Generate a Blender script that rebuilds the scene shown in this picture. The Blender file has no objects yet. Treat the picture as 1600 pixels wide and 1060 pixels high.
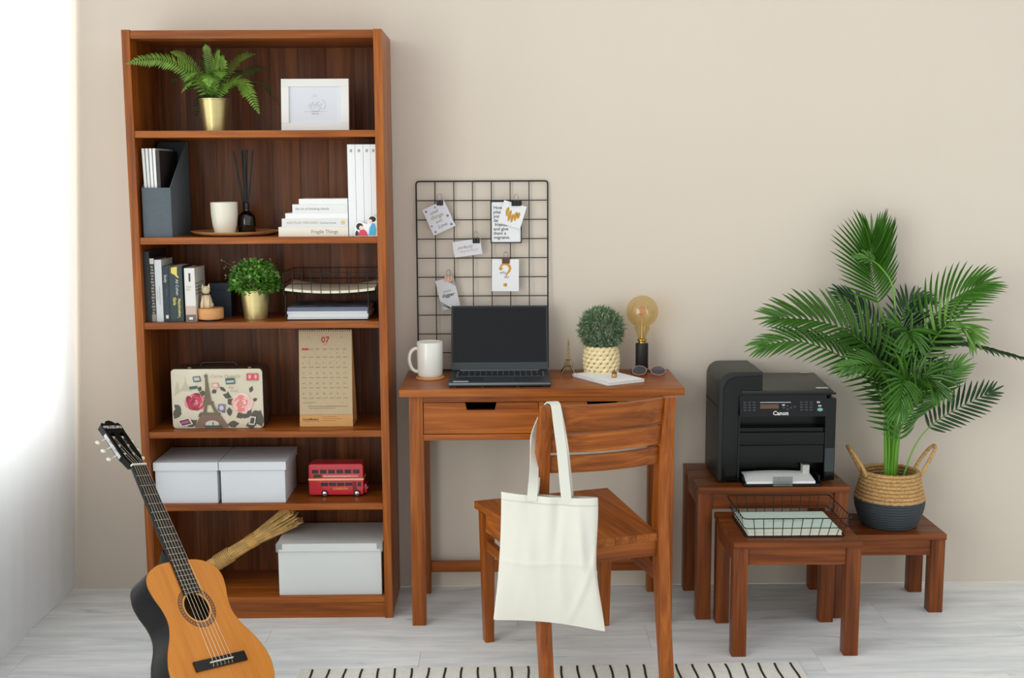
import bpy, bmesh, math, random
from mathutils import Vector, Matrix, noise
random.seed(7)
PI = math.pi
SC = bpy.context.scene
COL = SC.collection

# ------------------------------------------------------------------ camera
cam_d = bpy.data.cameras.new('camera')
cam_d.sensor_fit = 'HORIZONTAL'
cam_d.sensor_width = 36.0
cam_d.lens = 1855.417 * 36.0 / 1600.0
cam_d.clip_start = 0.05
cam_o = bpy.data.objects.new('camera', cam_d)
COL.objects.link(cam_o)
def camera_matrix(pitch, yaw, roll, loc):
    cp, sp, sy, cy = math.cos(pitch), math.sin(pitch), math.sin(yaw), math.cos(yaw)
    fw = Vector((-sy * cp, cy * cp, -sp)); r = Vector((cy, sy, 0)); u = r.cross(fw)
    cr, sr = math.cos(roll), math.sin(roll)
    r2 = cr * r + sr * u; u2 = -sr * r + cr * u
    m = Matrix.Identity(4)
    for i in range(3):
        m[i][0] = r2[i]; m[i][1] = u2[i]; m[i][2] = -fw[i]; m[i][3] = loc[i]
    return m
cam_o.matrix_world = camera_matrix(0.137281, -0.010287, -0.005137, (1.159005, -4.058642, 1.446027))
SC.camera = cam_o

# ------------------------------------------------------------------ light
world = bpy.data.worlds.new('world'); SC.world = world
world.use_nodes = True
bg = world.node_tree.nodes['Background']
bg.inputs[0].default_value = (0.97, 0.985, 1.0, 1)
bg.inputs[1].default_value = 1.3
def area_light(name, loc, direction, sx, sy, power, color):
    d = bpy.data.lights.new(name, 'AREA'); d.shape = 'RECTANGLE'; d.size = sx; d.size_y = sy
    d.energy = power; d.color = color
    o = bpy.data.objects.new(name, d); COL.objects.link(o)
    o.location = loc
    o.rotation_euler = Vector(direction).to_track_quat('-Z', 'Y').to_euler()
    return o
# daylight outside the window in the left wall (window runs from the corner towards the viewer)
area_light('window_daylight', (-1.15, -3.6, 1.40), (1, 0, 0), 7.2, 2.6, 420.0, (1.0, 0.985, 0.96))
SC.view_settings.view_transform = 'Standard'
SC.view_settings.look = 'None'
SC.view_settings.gamma = 1.0
SC.view_settings.use_curve_mapping = False
SC.view_settings.exposure = -0.50

# ------------------------------------------------------------------ materials
def lin(c):
    def f(v):
        v /= 255.0
        return v / 12.92 if v <= 0.04045 else ((v + 0.055) / 1.055) ** 2.4
    return (f(c[0]), f(c[1]), f(c[2]), 1.0)
MATS = {}
def new_mat(name):
    m = bpy.data.materials.new(name); m.use_nodes = True
    nt = m.node_tree
    return m, nt, nt.nodes['Principled BSDF']
def mat(name, color, rough=0.6, metal=0.0, spec=0.5, vary=0.0, scale=20.0, bump=0.0, bscale=200.0, coat=0.0, stretch=None, sheen=0.0):
    """plain procedural material: colour with optional noise variation and fine relief"""
    if name in MATS: return MATS[name]
    m, nt, b = new_mat(name)
    c = lin(color)
    b.inputs['Base Color'].default_value = c
    b.inputs['Roughness'].default_value = rough
    b.inputs['Metallic'].default_value = metal
    b.inputs['Specular IOR Level'].default_value = spec
    b.inputs['Coat Weight'].default_value = coat
    b.inputs['Sheen Weight'].default_value = sheen
    tc = None
    if vary or bump:
        tc = nt.nodes.new('ShaderNodeTexCoord')
        mp = nt.nodes.new('ShaderNodeMapping'); nt.links.new(tc.outputs['Object'], mp.inputs[0])
        if stretch: mp.inputs['Scale'].default_value = stretch
    if vary:
        n = nt.nodes.new('ShaderNodeTexNoise'); n.inputs['Scale'].default_value = scale; n.inputs['Detail'].default_value = 4
        nt.links.new(mp.outputs[0], n.inputs['Vector'])
        r = nt.nodes.new('ShaderNodeValToRGB')
        r.color_ramp.elements[0].position = 0.3; r.color_ramp.elements[1].position = 0.7
        r.color_ramp.elements[0].color = tuple(x * (1 - vary) for x in c[:3]) + (1,)
        r.color_ramp.elements[1].color = tuple(min(1, x * (1 + vary)) for x in c[:3]) + (1,)
        nt.links.new(n.outputs['Fac'], r.inputs[0]); nt.links.new(r.outputs[0], b.inputs['Base Color'])
    if bump:
        n2 = nt.nodes.new('ShaderNodeTexNoise'); n2.inputs['Scale'].default_value = bscale; n2.inputs['Detail'].default_value = 3
        nt.links.new(mp.outputs[0], n2.inputs['Vector'])
        bp = nt.nodes.new('ShaderNodeBump'); bp.inputs['Strength'].default_value = bump; bp.inputs['Distance'].default_value = 0.002
        nt.links.new(n2.outputs['Fac'], bp.inputs['Height']); nt.links.new(bp.outputs[0], b.inputs['Normal'])
    MATS[name] = m
    return m
def wood(name, light, mid, dark, axis, rough=0.38, coat=0.06, vary=0.10):
    """stained timber: long grain along the given axis of the part, tone differs from board to board"""
    if name in MATS: return MATS[name]
    m, nt, b = new_mat(name)
    N = nt.nodes.new; Lk = nt.links.new
    tc = N('ShaderNodeTexCoord'); oi = N('ShaderNodeObjectInfo')
    off = N('ShaderNodeVectorMath'); off.operation = 'MULTIPLY_ADD'
    cmb = N('ShaderNodeCombineXYZ')
    for i in range(3): Lk(oi.outputs['Random'], cmb.inputs[i])
    off.inputs[1].default_value = (7.0, 5.0, 9.0)
    Lk(cmb.outputs[0], off.inputs[0]); Lk(tc.outputs['Object'], off.inputs[2])
    s1 = [22, 22, 22]; s1[axis] = 1.6
    s2 = [150, 150, 150]; s2[axis] = 5.0
    def nz(sc, det, dist):
        mp = N('ShaderNodeMapping'); mp.inputs['Scale'].default_value = sc; Lk(off.outputs[0], mp.inputs[0])
        n = N('ShaderNodeTexNoise'); n.inputs['Scale'].default_value = 1.0; n.inputs['Detail'].default_value = det
        n.inputs['Distortion'].default_value = dist; Lk(mp.outputs[0], n.inputs['Vector']); return n
    n1 = nz(s1, 3, 1.2); n2 = nz(s2, 2, 0.2)
    mix = N('ShaderNodeMix'); mix.data_type = 'FLOAT'; mix.inputs[0].default_value = 0.33
    Lk(n1.outputs['Fac'], mix.inputs[2]); Lk(n2.outputs['Fac'], mix.inputs[3])
    r = N('ShaderNodeValToRGB'); e = r.color_ramp.elements
    e[0].position = 0.30; e[0].color = lin(dark); e[1].position = 0.72; e[1].color = lin(light)
    k = e.new(0.5); k.color = lin(mid)
    Lk(mix.outputs[0], r.inputs[0])
    hsv = N('ShaderNodeHueSaturation')
    mr = N('ShaderNodeMapRange'); mr.inputs[3].default_value = 1 - vary; mr.inputs[4].default_value = 1 + vary
    Lk(oi.outputs['Random'], mr.inputs[0]); Lk(mr.outputs[0], hsv.inputs['Value'])
    Lk(r.outputs[0], hsv.inputs['Color']); Lk(hsv.outputs[0], b.inputs['Base Color'])
    b.inputs['Specular IOR Level'].default_value = 0.27
    b.inputs['Roughness'].default_value = rough; b.inputs['Coat Weight'].default_value = coat; b.inputs['Coat Roughness'].default_value = 0.25
    bp = N('ShaderNodeBump'); bp.inputs['Strength'].default_value = 0.12; bp.inputs['Distance'].default_value = 0.001
    Lk(n2.outputs['Fac'], bp.inputs['Height']); Lk(bp.outputs[0], b.inputs['Normal'])
    MATS[name] = m
    return m
TL, TM, TD = (180, 105, 36), (144, 76, 23), (98, 47, 13)
WX = wood('teak_along_x', TL, TM, TD, 0); WY = wood('teak_along_y', TL, TM, TD, 1); WZ = wood('teak_along_z', TL, TM, TD, 2)
RL, RM, RD = (146, 79, 28), (112, 56, 18), (76, 35, 10)
RX = wood('redwood_along_x', RL, RM, RD, 0); RY = wood('redwood_along_y', RL, RM, RD, 1); RZ = wood('redwood_along_z', RL, RM, RD, 2)
BZ = wood('back_panel_wood', (142, 84, 43), (108, 60, 28), (64, 33, 15), 2, rough=0.45, coat=0.05, vary=0.22)  # darker than the teak, with the shade inside the shelf put into the colour
WHITE = mat('white_card', (232, 234, 232), 0.7, bump=0.05)
PAPER = mat('white_paper', (236, 236, 234), 0.8, vary=0.02, scale=40)
PAGES = mat('page_edges', (226, 220, 204), 0.85, vary=0.10, scale=6, stretch=(400, 400, 400))
BLACKM = mat('black_wire', (22, 21, 20), 0.45, 0.3)
BLACK = mat('black_satin', (18, 19, 21), 0.4)
INK = mat('black_ink', (26, 26, 28), 0.7)
GREYINK = mat('grey_ink', (120, 122, 128), 0.8)
GOLDINK = mat('gold_ink', (196, 150, 52), 0.4, 0.4)
GOLD = mat('brushed_gold', (212, 196, 138), 0.34, 0.85, vary=0.05, scale=3, stretch=(1, 1, 60))
STEEL = mat('bright_steel', (205, 205, 205), 0.25, 1.0)
IVORY = mat('ivory_plastic', (238, 234, 220), 0.35)
def glass_mat(name, tint, fac=0.12, rough=0.03):
    """thin clear or tinted glass: see-through, with a sheen at glancing angles"""
    m, nt, b = new_mat(name)
    nt.nodes.remove(b)
    N = nt.nodes.new
    t = N('ShaderNodeBsdfTransparent'); t.inputs[0].default_value = lin(tint)
    g = N('ShaderNodeBsdfGlossy'); g.inputs['Roughness'].default_value = rough
    lw = N('ShaderNodeLayerWeight'); lw.inputs[0].default_value = 0.5
    pw = N('ShaderNodeMath'); pw.operation = 'POWER'; pw.inputs[1].default_value = 4.0; nt.links.new(lw.outputs['Facing'], pw.inputs[0])
    ad = N('ShaderNodeMath'); ad.operation = 'MULTIPLY_ADD'; ad.inputs[1].default_value = 0.55; ad.inputs[2].default_value = 0.03 + fac * 0.25
    nt.links.new(pw.outputs[0], ad.inputs[0])
    mx = N('ShaderNodeMixShader'); nt.links.new(ad.outputs[0], mx.inputs[0])
    nt.links.new(t.outputs[0], mx.inputs[1]); nt.links.new(g.outputs[0], mx.inputs[2])
    nt.links.new(mx.outputs[0], nt.nodes['Material Output'].inputs[0])
    return m

# ------------------------------------------------------------------ object helpers
def put_tags(o, label=None, cat=None, group=None, kind=None):
    if label: o['label'] = label
    if cat: o['category'] = cat
    if group: o['group'] = group
    if kind: o['kind'] = kind
    return o
def thing(name, label, cat, loc=(0, 0, 0), rotz=0.0, group=None, matrix=None):
    o = bpy.data.objects.new(name, None); COL.objects.link(o)
    o.empty_display_size = 0.05
    o.matrix_basis = matrix if matrix is not None else Matrix.Translation(loc) @ Matrix.Rotation(rotz, 4, 'Z')
    return put_tags(o, label, cat, group)
def top_of(o):
    while o.parent: o = o.parent
    return o
class B:
    """collects geometry for ONE mesh"""
    def __init__(s): s.bm = bmesh.new()
    def box(s, x0, x1, y0, y1, z0, z1):
        v = [s.bm.verts.new(p) for p in ((x0, y0, z0), (x1, y0, z0), (x1, y1, z0), (x0, y1, z0), (x0, y0, z1), (x1, y0, z1), (x1, y1, z1), (x0, y1, z1))]
        for f in ((0, 3, 2, 1), (4, 5, 6, 7), (0, 1, 5, 4), (1, 2, 6, 5), (2, 3, 7, 6), (3, 0, 4, 7)): s.bm.faces.new([v[i] for i in f])
        return s
    def hexa(s, pts):
        v = [s.bm.verts.new(p) for p in pts]
        for f in ((0, 3, 2, 1), (4, 5, 6, 7), (0, 1, 5, 4), (1, 2, 6, 5), (2, 3, 7, 6), (3, 0, 4, 7)): s.bm.faces.new([v[i] for i in f])
        return s
    def prism(s, poly, axis, a, b):
        """polygon in the plane across `axis` (0: yz, 1: xz, 2: xy), extruded from a to b"""
        def P(q, t):
            return ((t, q[0], q[1]), (q[0], t, q[1]), (q[0], q[1], t))[axis]
        v0 = [s.bm.verts.new(P(q, a)) for q in poly]; v1 = [s.bm.verts.new(P(q, b)) for q in poly]
        n = len(poly)
        s.bm.faces.new(v0); s.bm.faces.new(v1[::-1])
        for i in range(n): s.bm.faces.new((v0[i], v1[i], v1[(i + 1) % n], v0[(i + 1) % n]))
        return s
    def flat(s, pts):
        s.bm.faces.new([s.bm.verts.new(p) for p in pts]); return s
    def tube(s, pts, r, n=8, closed=False, caps=True):
        pts = [Vector(p) for p in pts]; m = len(pts)
        rs = r if isinstance(r, (list, tuple)) else [r] * m
        rings = []; nrm = None
        for i, p in enumerate(pts):
            if closed: t = pts[(i + 1) % m] - pts[i - 1]
            else: t = pts[min(i + 1, m - 1)] - pts[max(i - 1, 0)]
            t.normalize()
            if nrm is None:
                nrm = t.orthogonal().normalized()
            else:
                nrm = nrm - t * nrm.dot(t)
                nrm = nrm.normalized() if nrm.length > 1e-6 else t.orthogonal().normalized()
            bn = t.cross(nrm)
            rings.append([s.bm.verts.new(p + (nrm * math.cos(2 * PI * k / n) + bn * math.sin(2 * PI * k / n)) * rs[i]) for k in range(n)])
        for i in range(m if closed else m - 1):
            a, c = rings[i], rings[(i + 1) % m]
            for k in range(n): s.bm.faces.new((a[k], a[(k + 1) % n], c[(k + 1) % n], c[k]))
        if caps and not closed:
            s.bm.faces.new(rings[0][::-1]); s.bm.faces.new(rings[-1])
        return s
    def ribbon(s, pts, side, w, t):
        """flat strap of width w and thickness t along pts; side = across direction (vector or list)"""
        pts = [Vector(p) for p in pts]; m = len(pts); rings = []
        for i, p in enumerate(pts):
            tg = (pts[min(i + 1, m - 1)] - pts[max(i - 1, 0)]).normalized()
            sd = Vector(side[i] if isinstance(side, list) else side)
            sd = (sd - tg * sd.dot(tg)).normalized(); nn = tg.cross(sd)
            ww = w[i] if isinstance(w, list) else w
            rings.append([s.bm.verts.new(p + sd * a * ww / 2 + nn * b * t / 2) for a, b in ((-1, -1), (1, -1), (1, 1), (-1, 1))])
        for i in range(m - 1):
            for k in range(4): s.bm.faces.new((rings[i][k], rings[i][(k + 1) % 4], rings[i + 1][(k + 1) % 4], rings[i + 1][k]))
        s.bm.faces.new(rings[0][::-1]); s.bm.faces.new(rings[-1])
        return s
    def lathe(s, prof, cx, cy, n=32, close=False):
        """profile of (radius, z) turned about the vertical through cx, cy"""
        rings = []
        for r, z in prof:
            if r < 1e-6: rings.append([s.bm.verts.new((cx, cy, z))])
            else: rings.append([s.bm.verts.new((cx + r * math.cos(2 * PI * k / n), cy + r * math.sin(2 * PI * k / n), z)) for k in range(n)])
        for a, c in zip(rings, rings[1:]):
            if len(a) == 1 and len(c) == 1: continue
            for k in range(n):
                k2 = (k + 1) % n
                if len(a) == 1: s.bm.faces.new((a[0], c[k2], c[k]))
                elif len(c) == 1: s.bm.faces.new((a[k], a[k2], c[0]))
                else: s.bm.faces.new((a[k], a[k2], c[k2], c[k]))
        return s
    def ball(s, c, rx, ry, rz, seg=12, rings=8, rot=None):
        m = Matrix.Translation(c) @ (rot if rot is not None else Matrix.Identity(4)) @ Matrix.Diagonal((rx, ry, rz, 1))
        bmesh.ops.create_uvsphere(s.bm, u_segments=seg, v_segments=rings, radius=1.0, matrix=m); return s
    def grid(s, fn, nu, nv):
        vs = [[s.bm.verts.new(fn(i / nu, j / nv)) for j in range(nv + 1)] for i in range(nu + 1)]
        for i in range(nu):
            for j in range(nv): s.bm.faces.new((vs[i][j], vs[i + 1][j], vs[i + 1][j + 1], vs[i][j + 1]))
        return vs
    def mesh(s, name, material, smooth=False, bevel=0.0, seg=2, matrix=None):
        bm = s.bm
        if bevel:
            bmesh.ops.recalc_face_normals(bm, faces=bm.faces[:])
            es = [e for e in bm.edges if len(e.link_faces) == 2 and e.calc_face_angle(0) > 0.5]
            bmesh.ops.bevel(bm, geom=es, offset=bevel, segments=seg, profile=0.7, affect='EDGES', clamp_overlap=True)
        bmesh.ops.recalc_face_normals(bm, faces=bm.faces[:])
        if matrix is not None: bm.transform(matrix)
        me = bpy.data.meshes.new(name); bm.to_mesh(me); bm.free()
        if material: me.materials.append(material)
        if smooth:
            for p in me.polygons: p.use_smooth = True
            if smooth != 'all':
                me.set_sharp_from_angle(angle=math.radians(38))
        return me
    def part(s, name, material, parent, smooth=False, bevel=0.0, seg=2, world=True, label=None, kind=None):
        mx = top_of(parent).matrix_basis.inverted() if world else None
        o = bpy.data.objects.new(name, s.mesh(name, material, smooth, bevel, seg, mx))
        COL.objects.link(o); o.parent = parent
        return put_tags(o, label, None, None, kind)
    def whole(s, name, material, label, cat, loc, group=None, smooth=False, bevel=0.0, seg=2, kind=None):
        o = bpy.data.objects.new(name, s.mesh(name, material, smooth, bevel, seg, Matrix.Translation(loc).inverted()))
        o.location = loc; COL.objects.link(o)
        return put_tags(o, label, cat, group, kind)
def box(name, m, parent, x0, x1, y0, y1, z0, z1, bevel=0.0015, **k):
    return B().box(x0, x1, y0, y1, z0, z1).part(name, m, parent, bevel=bevel, smooth=bool(bevel), **k)
def copy_part(o, parent, matrix=None):
    c = o.copy(); COL.objects.link(c); c.parent = parent
    if matrix is not None: c.matrix_basis = matrix
    return c
FACE = Matrix.Rotation(PI / 2, 4, 'X')             # text plane turned upright, facing the viewer
def text_mesh(s, size, material, matrix, align='LEFT', shear=0.0, space=1.0, bold=0.0, name='lettering', line=1.0):
    cu = bpy.data.curves.new('t', 'FONT'); cu.body = s; cu.size = size; cu.align_x = align; cu.shear = shear
    cu.space_character = space; cu.resolution_u = 2; cu.offset = bold; cu.space_line = line; cu.extrude = 0.00006
    to = bpy.data.objects.new('t', cu); COL.objects.link(to)
    dg = bpy.context.evaluated_depsgraph_get()
    me = bpy.data.meshes.new_from_object(to.evaluated_get(dg))
    COL.objects.unlink(to); bpy.data.objects.remove(to); bpy.data.curves.remove(cu)
    me.name = name; me.transform(matrix); me.materials.clear(); me.materials.append(material)
    return me
def text(s, size, material, parent, matrix, world=True, **k):
    me = text_mesh(s, size, material, matrix, **k)
    if world: me.transform(top_of(parent).matrix_basis.inverted())
    o = bpy.data.objects.new('lettering', me); COL.objects.link(o); o.parent = parent
    return o
def T(x, y, z): return Matrix.Translation((x, y, z))
def RZ_(a): return Matrix.Rotation(a, 4, 'Z')
def catmull(pts, n=8):
    pts = [Vector(p) for p in pts]; out = []
    for i in range(len(pts) - 1):
        p0 = pts[max(i - 1, 0)]; p1 = pts[i]; p2 = pts[i + 1]; p3 = pts[min(i + 2, len(pts) - 1)]
        for k in range(n):
            t = k / n
            out.append(0.5 * ((2 * p1) + (p2 - p0) * t + (2 * p0 - 5 * p1 + 4 * p2 - p3) * t * t + (3 * p1 - p0 - 3 * p2 + p3) * t ** 3))
    out.append(pts[-1].copy())
    return out
# ------------------------------------------------------------------ the room
def structure(name, b, m, **k):
    o = bpy.data.objects.new(name, b.mesh(name, m, **k)); COL.objects.link(o); o['kind'] = 'structure'; return o
WALL = mat('wall_paint', (216, 205, 190), 0.9, spec=0.2, vary=0.012, scale=1.5, bump=0.06, bscale=400)
WALLW = mat('window_wall_paint', (226, 226, 224), 0.9, spec=0.2)
structure('wall_back', B().box(-0.60, 4.6, 0.0, 0.12, 0, 3.0), WALL)
# window_1 behind the curtain in the corner has a sill; window_2 nearer the viewer reaches almost to the floor
WINS = [(-1.10, -0.10, 0.62, 2.70, 1), (-6.9, -1.75, 0.10, 2.62, 4)]
wl = B(); X0, X1 = -0.60, -0.47
wl.box(X0, X1, -0.10, 0.0, 0, 3.0); wl.box(X0, X1, -1.10, -0.10, 0, 0.62); wl.box(X0, X1, -1.10, -0.10, 2.70, 3.0)
wl.box(X0, X1, -1.75, -1.10, 0, 3.0); wl.box(X0, X1, -6.9, -1.75, 0, 0.10); wl.box(X0, X1, -6.9, -1.75, 2.62, 3.0); wl.box(X0, X1, -7.6, -6.9, 0, 3.0)
structure('wall_left', wl, WALLW)
FRAMEW = mat('window_frame_white', (235, 236, 236), 0.5)
PANE = glass_mat('window_glass', (250, 252, 252))
for wi, (a, c, z0, z1, n) in enumerate(WINS):
    win = bpy.data.objects.new('window_%d' % (wi + 1), None); COL.objects.link(win); win.location = (-0.54, (a + c) / 2, z0); win['kind'] = 'structure'
    for i in range(n + 1):
        y = a + 0.022 + (c - a - 0.044) * i / n
        box('window_frame', FRAMEW, win, -0.57, -0.52, y - 0.022, y + 0.022, z0, z1)
        if i < n:
            y2 = a + 0.022 + (c - a - 0.044) * (i + 1) / n
            box('pane', PANE, win, -0.548, -0.544, y + 0.022, y2 - 0.022, z0 + 0.04, z1 - 0.04, bevel=0)
    for z in (z0 + 0.02, z1 - 0.02):
        box('window_frame', FRAMEW, win, -0.57, -0.52, a + 0.045, c - 0.045, z - 0.02, z + 0.02)

# floor of white-washed laminate boards running along the back wall
def floor_mat():
    m, nt, b = new_mat('whitewashed_boards')
    N = nt.nodes.new; Lk = nt.links.new
    tc = N('ShaderNodeTexCoord'); oi = N('ShaderNodeObjectInfo'); cm = N('ShaderNodeCombineXYZ')
    for i in range(3): Lk(oi.outputs['Random'], cm.inputs[i])
    off = N('ShaderNodeVectorMath'); off.operation = 'MULTIPLY_ADD'; off.inputs[1].default_value = (11, 7, 5)
    Lk(cm.outputs[0], off.inputs[0]); Lk(tc.outputs['Object'], off.inputs[2])
    def nz(sc, det, dist=0.0):
        mp = N('ShaderNodeMapping'); mp.inputs['Scale'].default_value = sc; Lk(off.outputs[0], mp.inputs[0])
        n = N('ShaderNodeTexNoise'); n.inputs['Scale'].default_value = 1; n.inputs['Detail'].default_value = det; n.inputs['Distortion'].default_value = dist
        Lk(mp.outputs[0], n.inputs['Vector']); return n
    n1 = nz((2.6, 16, 4), 4, 0.8); n2 = nz((7, 110, 10), 3, 0.3); n3 = nz((5, 22, 5), 3, 1.0)
    r1 = N('ShaderNodeValToRGB'); e = r1.color_ramp.elements
    e[0].position = 0.30; e[0].color = lin((214, 219, 219)); e[1].position = 0.62; e[1].color = lin((240, 242, 240))
    Lk(n1.outputs['Fac'], r1.inputs[0])
    r2 = N('ShaderNodeValToRGB'); e = r2.color_ramp.elements
    e[0].position = 0.28; e[0].color = (0.90, 0.91, 0.915, 1); e[1].position = 0.55; e[1].color = (1, 1, 1, 1)
    Lk(n2.outputs['Fac'], r2.inputs[0])
    r3 = N('ShaderNodeValToRGB'); e = r3.color_ramp.elements
    e[0].position = 0.22; e[0].color = (0.72, 0.74, 0.76, 1); e[1].position = 0.36; e[1].color = (1, 1, 1, 1)
    Lk(n3.outputs['Fac'], r3.inputs[0])
    m1 = N('ShaderNodeMix'); m1.data_type = 'RGBA'; m1.blend_type = 'MULTIPLY'; m1.inputs[0].default_value = 1
    Lk(r1.outputs[0], m1.inputs[6]); Lk(r2.outputs[0], m1.inputs[7])
    m2 = N('ShaderNodeMix'); m2.data_type = 'RGBA'; m2.blend_type = 'MULTIPLY'; m2.inputs[0].default_value = 1
    Lk(m1.outputs[2], m2.inputs[6]); Lk(r3.outputs[0], m2.inputs[7])
    Lk(m2.outputs[2], b.inputs['Base Color'])
    b.inputs['Roughness'].default_value = 0.42; b.inputs['Specular IOR Level'].default_value = 0.4
    return m
FLOOR = floor_mat()
fl = structure('floor', B().box(-0.60, 4.6, -7.6, 0.0, -0.06, -0.006), mat('floor_underlay', (150, 153, 152), 0.8))
row = 0; y = 0.0; wdt = 0.192
offs = [0.0, 0.72, 0.31, 1.02, 0.5, 0.14, 0.86]
while y > -7.5:
    x = -0.47 - offs[row % 7]
    while x < 4.6:
        a, c = max(x, -0.47), min(x + 1.2, 4.6)
        if c - a > 0.02:
            B().box(a + 0.0004, c - 0.0004, max(y - wdt, -7.6) + 0.0005, y - 0.0005, -0.008, 0.0).part('plank', FLOOR, fl, world=False)
        x += 1.2
    y -= wdt; row += 1

# sheer white curtain hanging over the window next to the corner
def curtain_mat():
    m, nt, b = new_mat('sheer_white_cloth')
    b.inputs['Base Color'].default_value = lin((246, 247, 247)); b.inputs['Roughness'].default_value = 0.9
    b.inputs['Specular IOR Level'].default_value = 0.1
    tr = nt.nodes.new('ShaderNodeBsdfTranslucent'); tr.inputs[0].default_value = lin((242, 245, 247))
    mx = nt.nodes.new('ShaderNodeMixShader'); mx.inputs[0].default_value = 0.46
    nt.links.new(b.outputs[0], mx.inputs[1]); nt.links.new(tr.outputs[0], mx.inputs[2])
    nt.links.new(mx.outputs[0], nt.nodes['Material Output'].inputs[0])
    return m
cb = B()
def cur(u, v):
    yy = -0.012 - 1.05 * u
    a = 0.002 + 0.005 * u
    return (-0.346 + 0.135 * v + a * math.sin(u * 15.0 + 0.8 * math.sin(v * 3)) + 0.0012 * math.sin(u * 61 + v * 2), yy, 0.012 + 2.74 * v)
cb.grid(cur, 120, 24)
cb.whole('curtain', curtain_mat(), 'tall sheer white curtain hanging to the floor in the corner', 'curtain', (-0.352, -0.5, 0.0), smooth='all')

# rug with short dark stripes
RUG = mat('rug_cotton', (226, 224, 214), 0.95, spec=0.1, vary=0.05, scale=60, bump=0.5, bscale=500)
RUGD = mat('rug_dark_yarn', (52, 50, 50), 0.95, spec=0.1, bump=0.5, bscale=600)
rug = thing('rug', 'cream woven rug with thin dark stripes lying in front of the desk', 'rug', (1.30, -1.15, 0.0))
rb = B()
def rugf(u, v, top=True):
    x = 0.565 + 1.475 * u; yy = -0.716 + 0.018 * u - 0.9 * v
    yy += 0.003 * math.sin(u * 40) * (1 - v)
    return (x, yy, 0.0055 if top else 0.0003)
g1 = rb.grid(lambda u, v: rugf(u, v), 60, 30); g0 = rb.grid(lambda u, v: rugf(u, v, False), 60, 30)
def skirt(g, h):
    n, m = len(g) - 1, len(g[0]) - 1
    path = [(i, 0) for i in range(n)] + [(n, j) for j in range(m)] + [(i, m) for i in range(n, 0, -1)] + [(0, j) for j in range(m, 0, -1)]
    return [g[i][j] for i, j in path], [h[i][j] for i, j in path]
a, c = skirt(g1, g0)
for i in range(len(a)): rb.bm.faces.new((a[i], a[(i + 1) % len(a)], c[(i + 1) % len(a)], c[i]))
rb.part('rug_cloth', RUG, rug, smooth=True)
for k in range(30):
    x = 0.601 + 0.0488 * k
    y0 = -0.716 + 0.018 * (x - 0.565) / 1.475 - 0.006 + random.uniform(-.002, .002)
    pts = [(x + 0.0016 * math.sin(j * 0.9 + k), y0 - 0.88 * j / 40, 0.0058) for j in range(41)]
    B().ribbon(pts, (1, 0, 0), 0.0062, 0.0014).part('stripe', RUGD, rug)
# ------------------------------------------------------------------ bookshelf
SH = [1.588, 1.256, 0.986, 0.631, 0.389]      # tops of the five shelf boards
SB = 0.074                                      # top of the bottom board
bs = thing('bookshelf', 'tall open teak bookshelf with five shelves full of plants, books and boxes', 'bookshelf', (0.40, -0.15, 0))
box('side_panel', WZ, bs, 0.0, 0.026, -0.300, -0.006, 0, 1.895, 0.0015)
box('side_panel', WZ, bs, 0.774, 0.800, -0.300, -0.006, 0, 1.895, 0.0015)
box('top_panel', WX, bs, 0.0262, 0.7738, -0.298, -0.012, 1.868, 1.893)
for z in SH: box('shelf_board', WX, bs, 0.0262, 0.7738, -0.297, -0.019, z - 0.021, z)
box('bottom_board', WX, bs, 0.0262, 0.7738, -0.297, -0.019, SB - 0.020, SB)
box('plinth', WX, bs, 0.0262, 0.7738, -0.292, -0.272, 0.0, SB - 0.0205)
nb = 8
for i in range(nb):
    a = 0.0262 + (0.7476) * i / nb; c = 0.0262 + 0.7476 * (i + 1) / nb
    box('back_board', BZ, bs, a + 0.0003, c - 0.0003, -0.0185, -0.0065, 0.02, 1.867, 0.0006)

# ------------------------------------------------------------------ desk
dk = thing('desk', 'teak writing desk with two drawers standing against the wall', 'desk', (1.29, -0.2, 0))
box('desk_top', WX, dk, 0.842, 1.739, -0.392, -0.018, 0.757, 0.780, 0.002)
for x0, x1 in ((0.870, 0.914), (1.667, 1.711)):
    box('leg', WZ, dk, x0, x1, -0.372, -0.328, 0, 0.7565, 0.002)
    box('leg', WZ, dk, x0, x1, -0.076, -0.032, 0, 0.7565, 0.002)
    box('side_apron', WY, dk, x0 + 0.008, x1 - 0.012, -0.3275, -0.0765, 0.617, 0.7565)
box('back_apron', WX, dk, 0.9145, 1.6665, -0.066, -0.046, 0.617, 0.7565)
box('upper_rail', WX, dk, 0.9145, 1.6665, -0.370, -0.345, 0.7355, 0.7565)
box('lower_rail', WX, dk, 0.9145, 1.6665, -0.371, -0.345, 0.613, 0.632)
box('divider', WZ, dk, 1.2805, 1.2985, -0.371, -0.345, 0.6325, 0.735)
box('back_stretcher', WX, dk, 0.9145, 1.6665, -0.064, -0.044, 0.074, 0.111)
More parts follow.
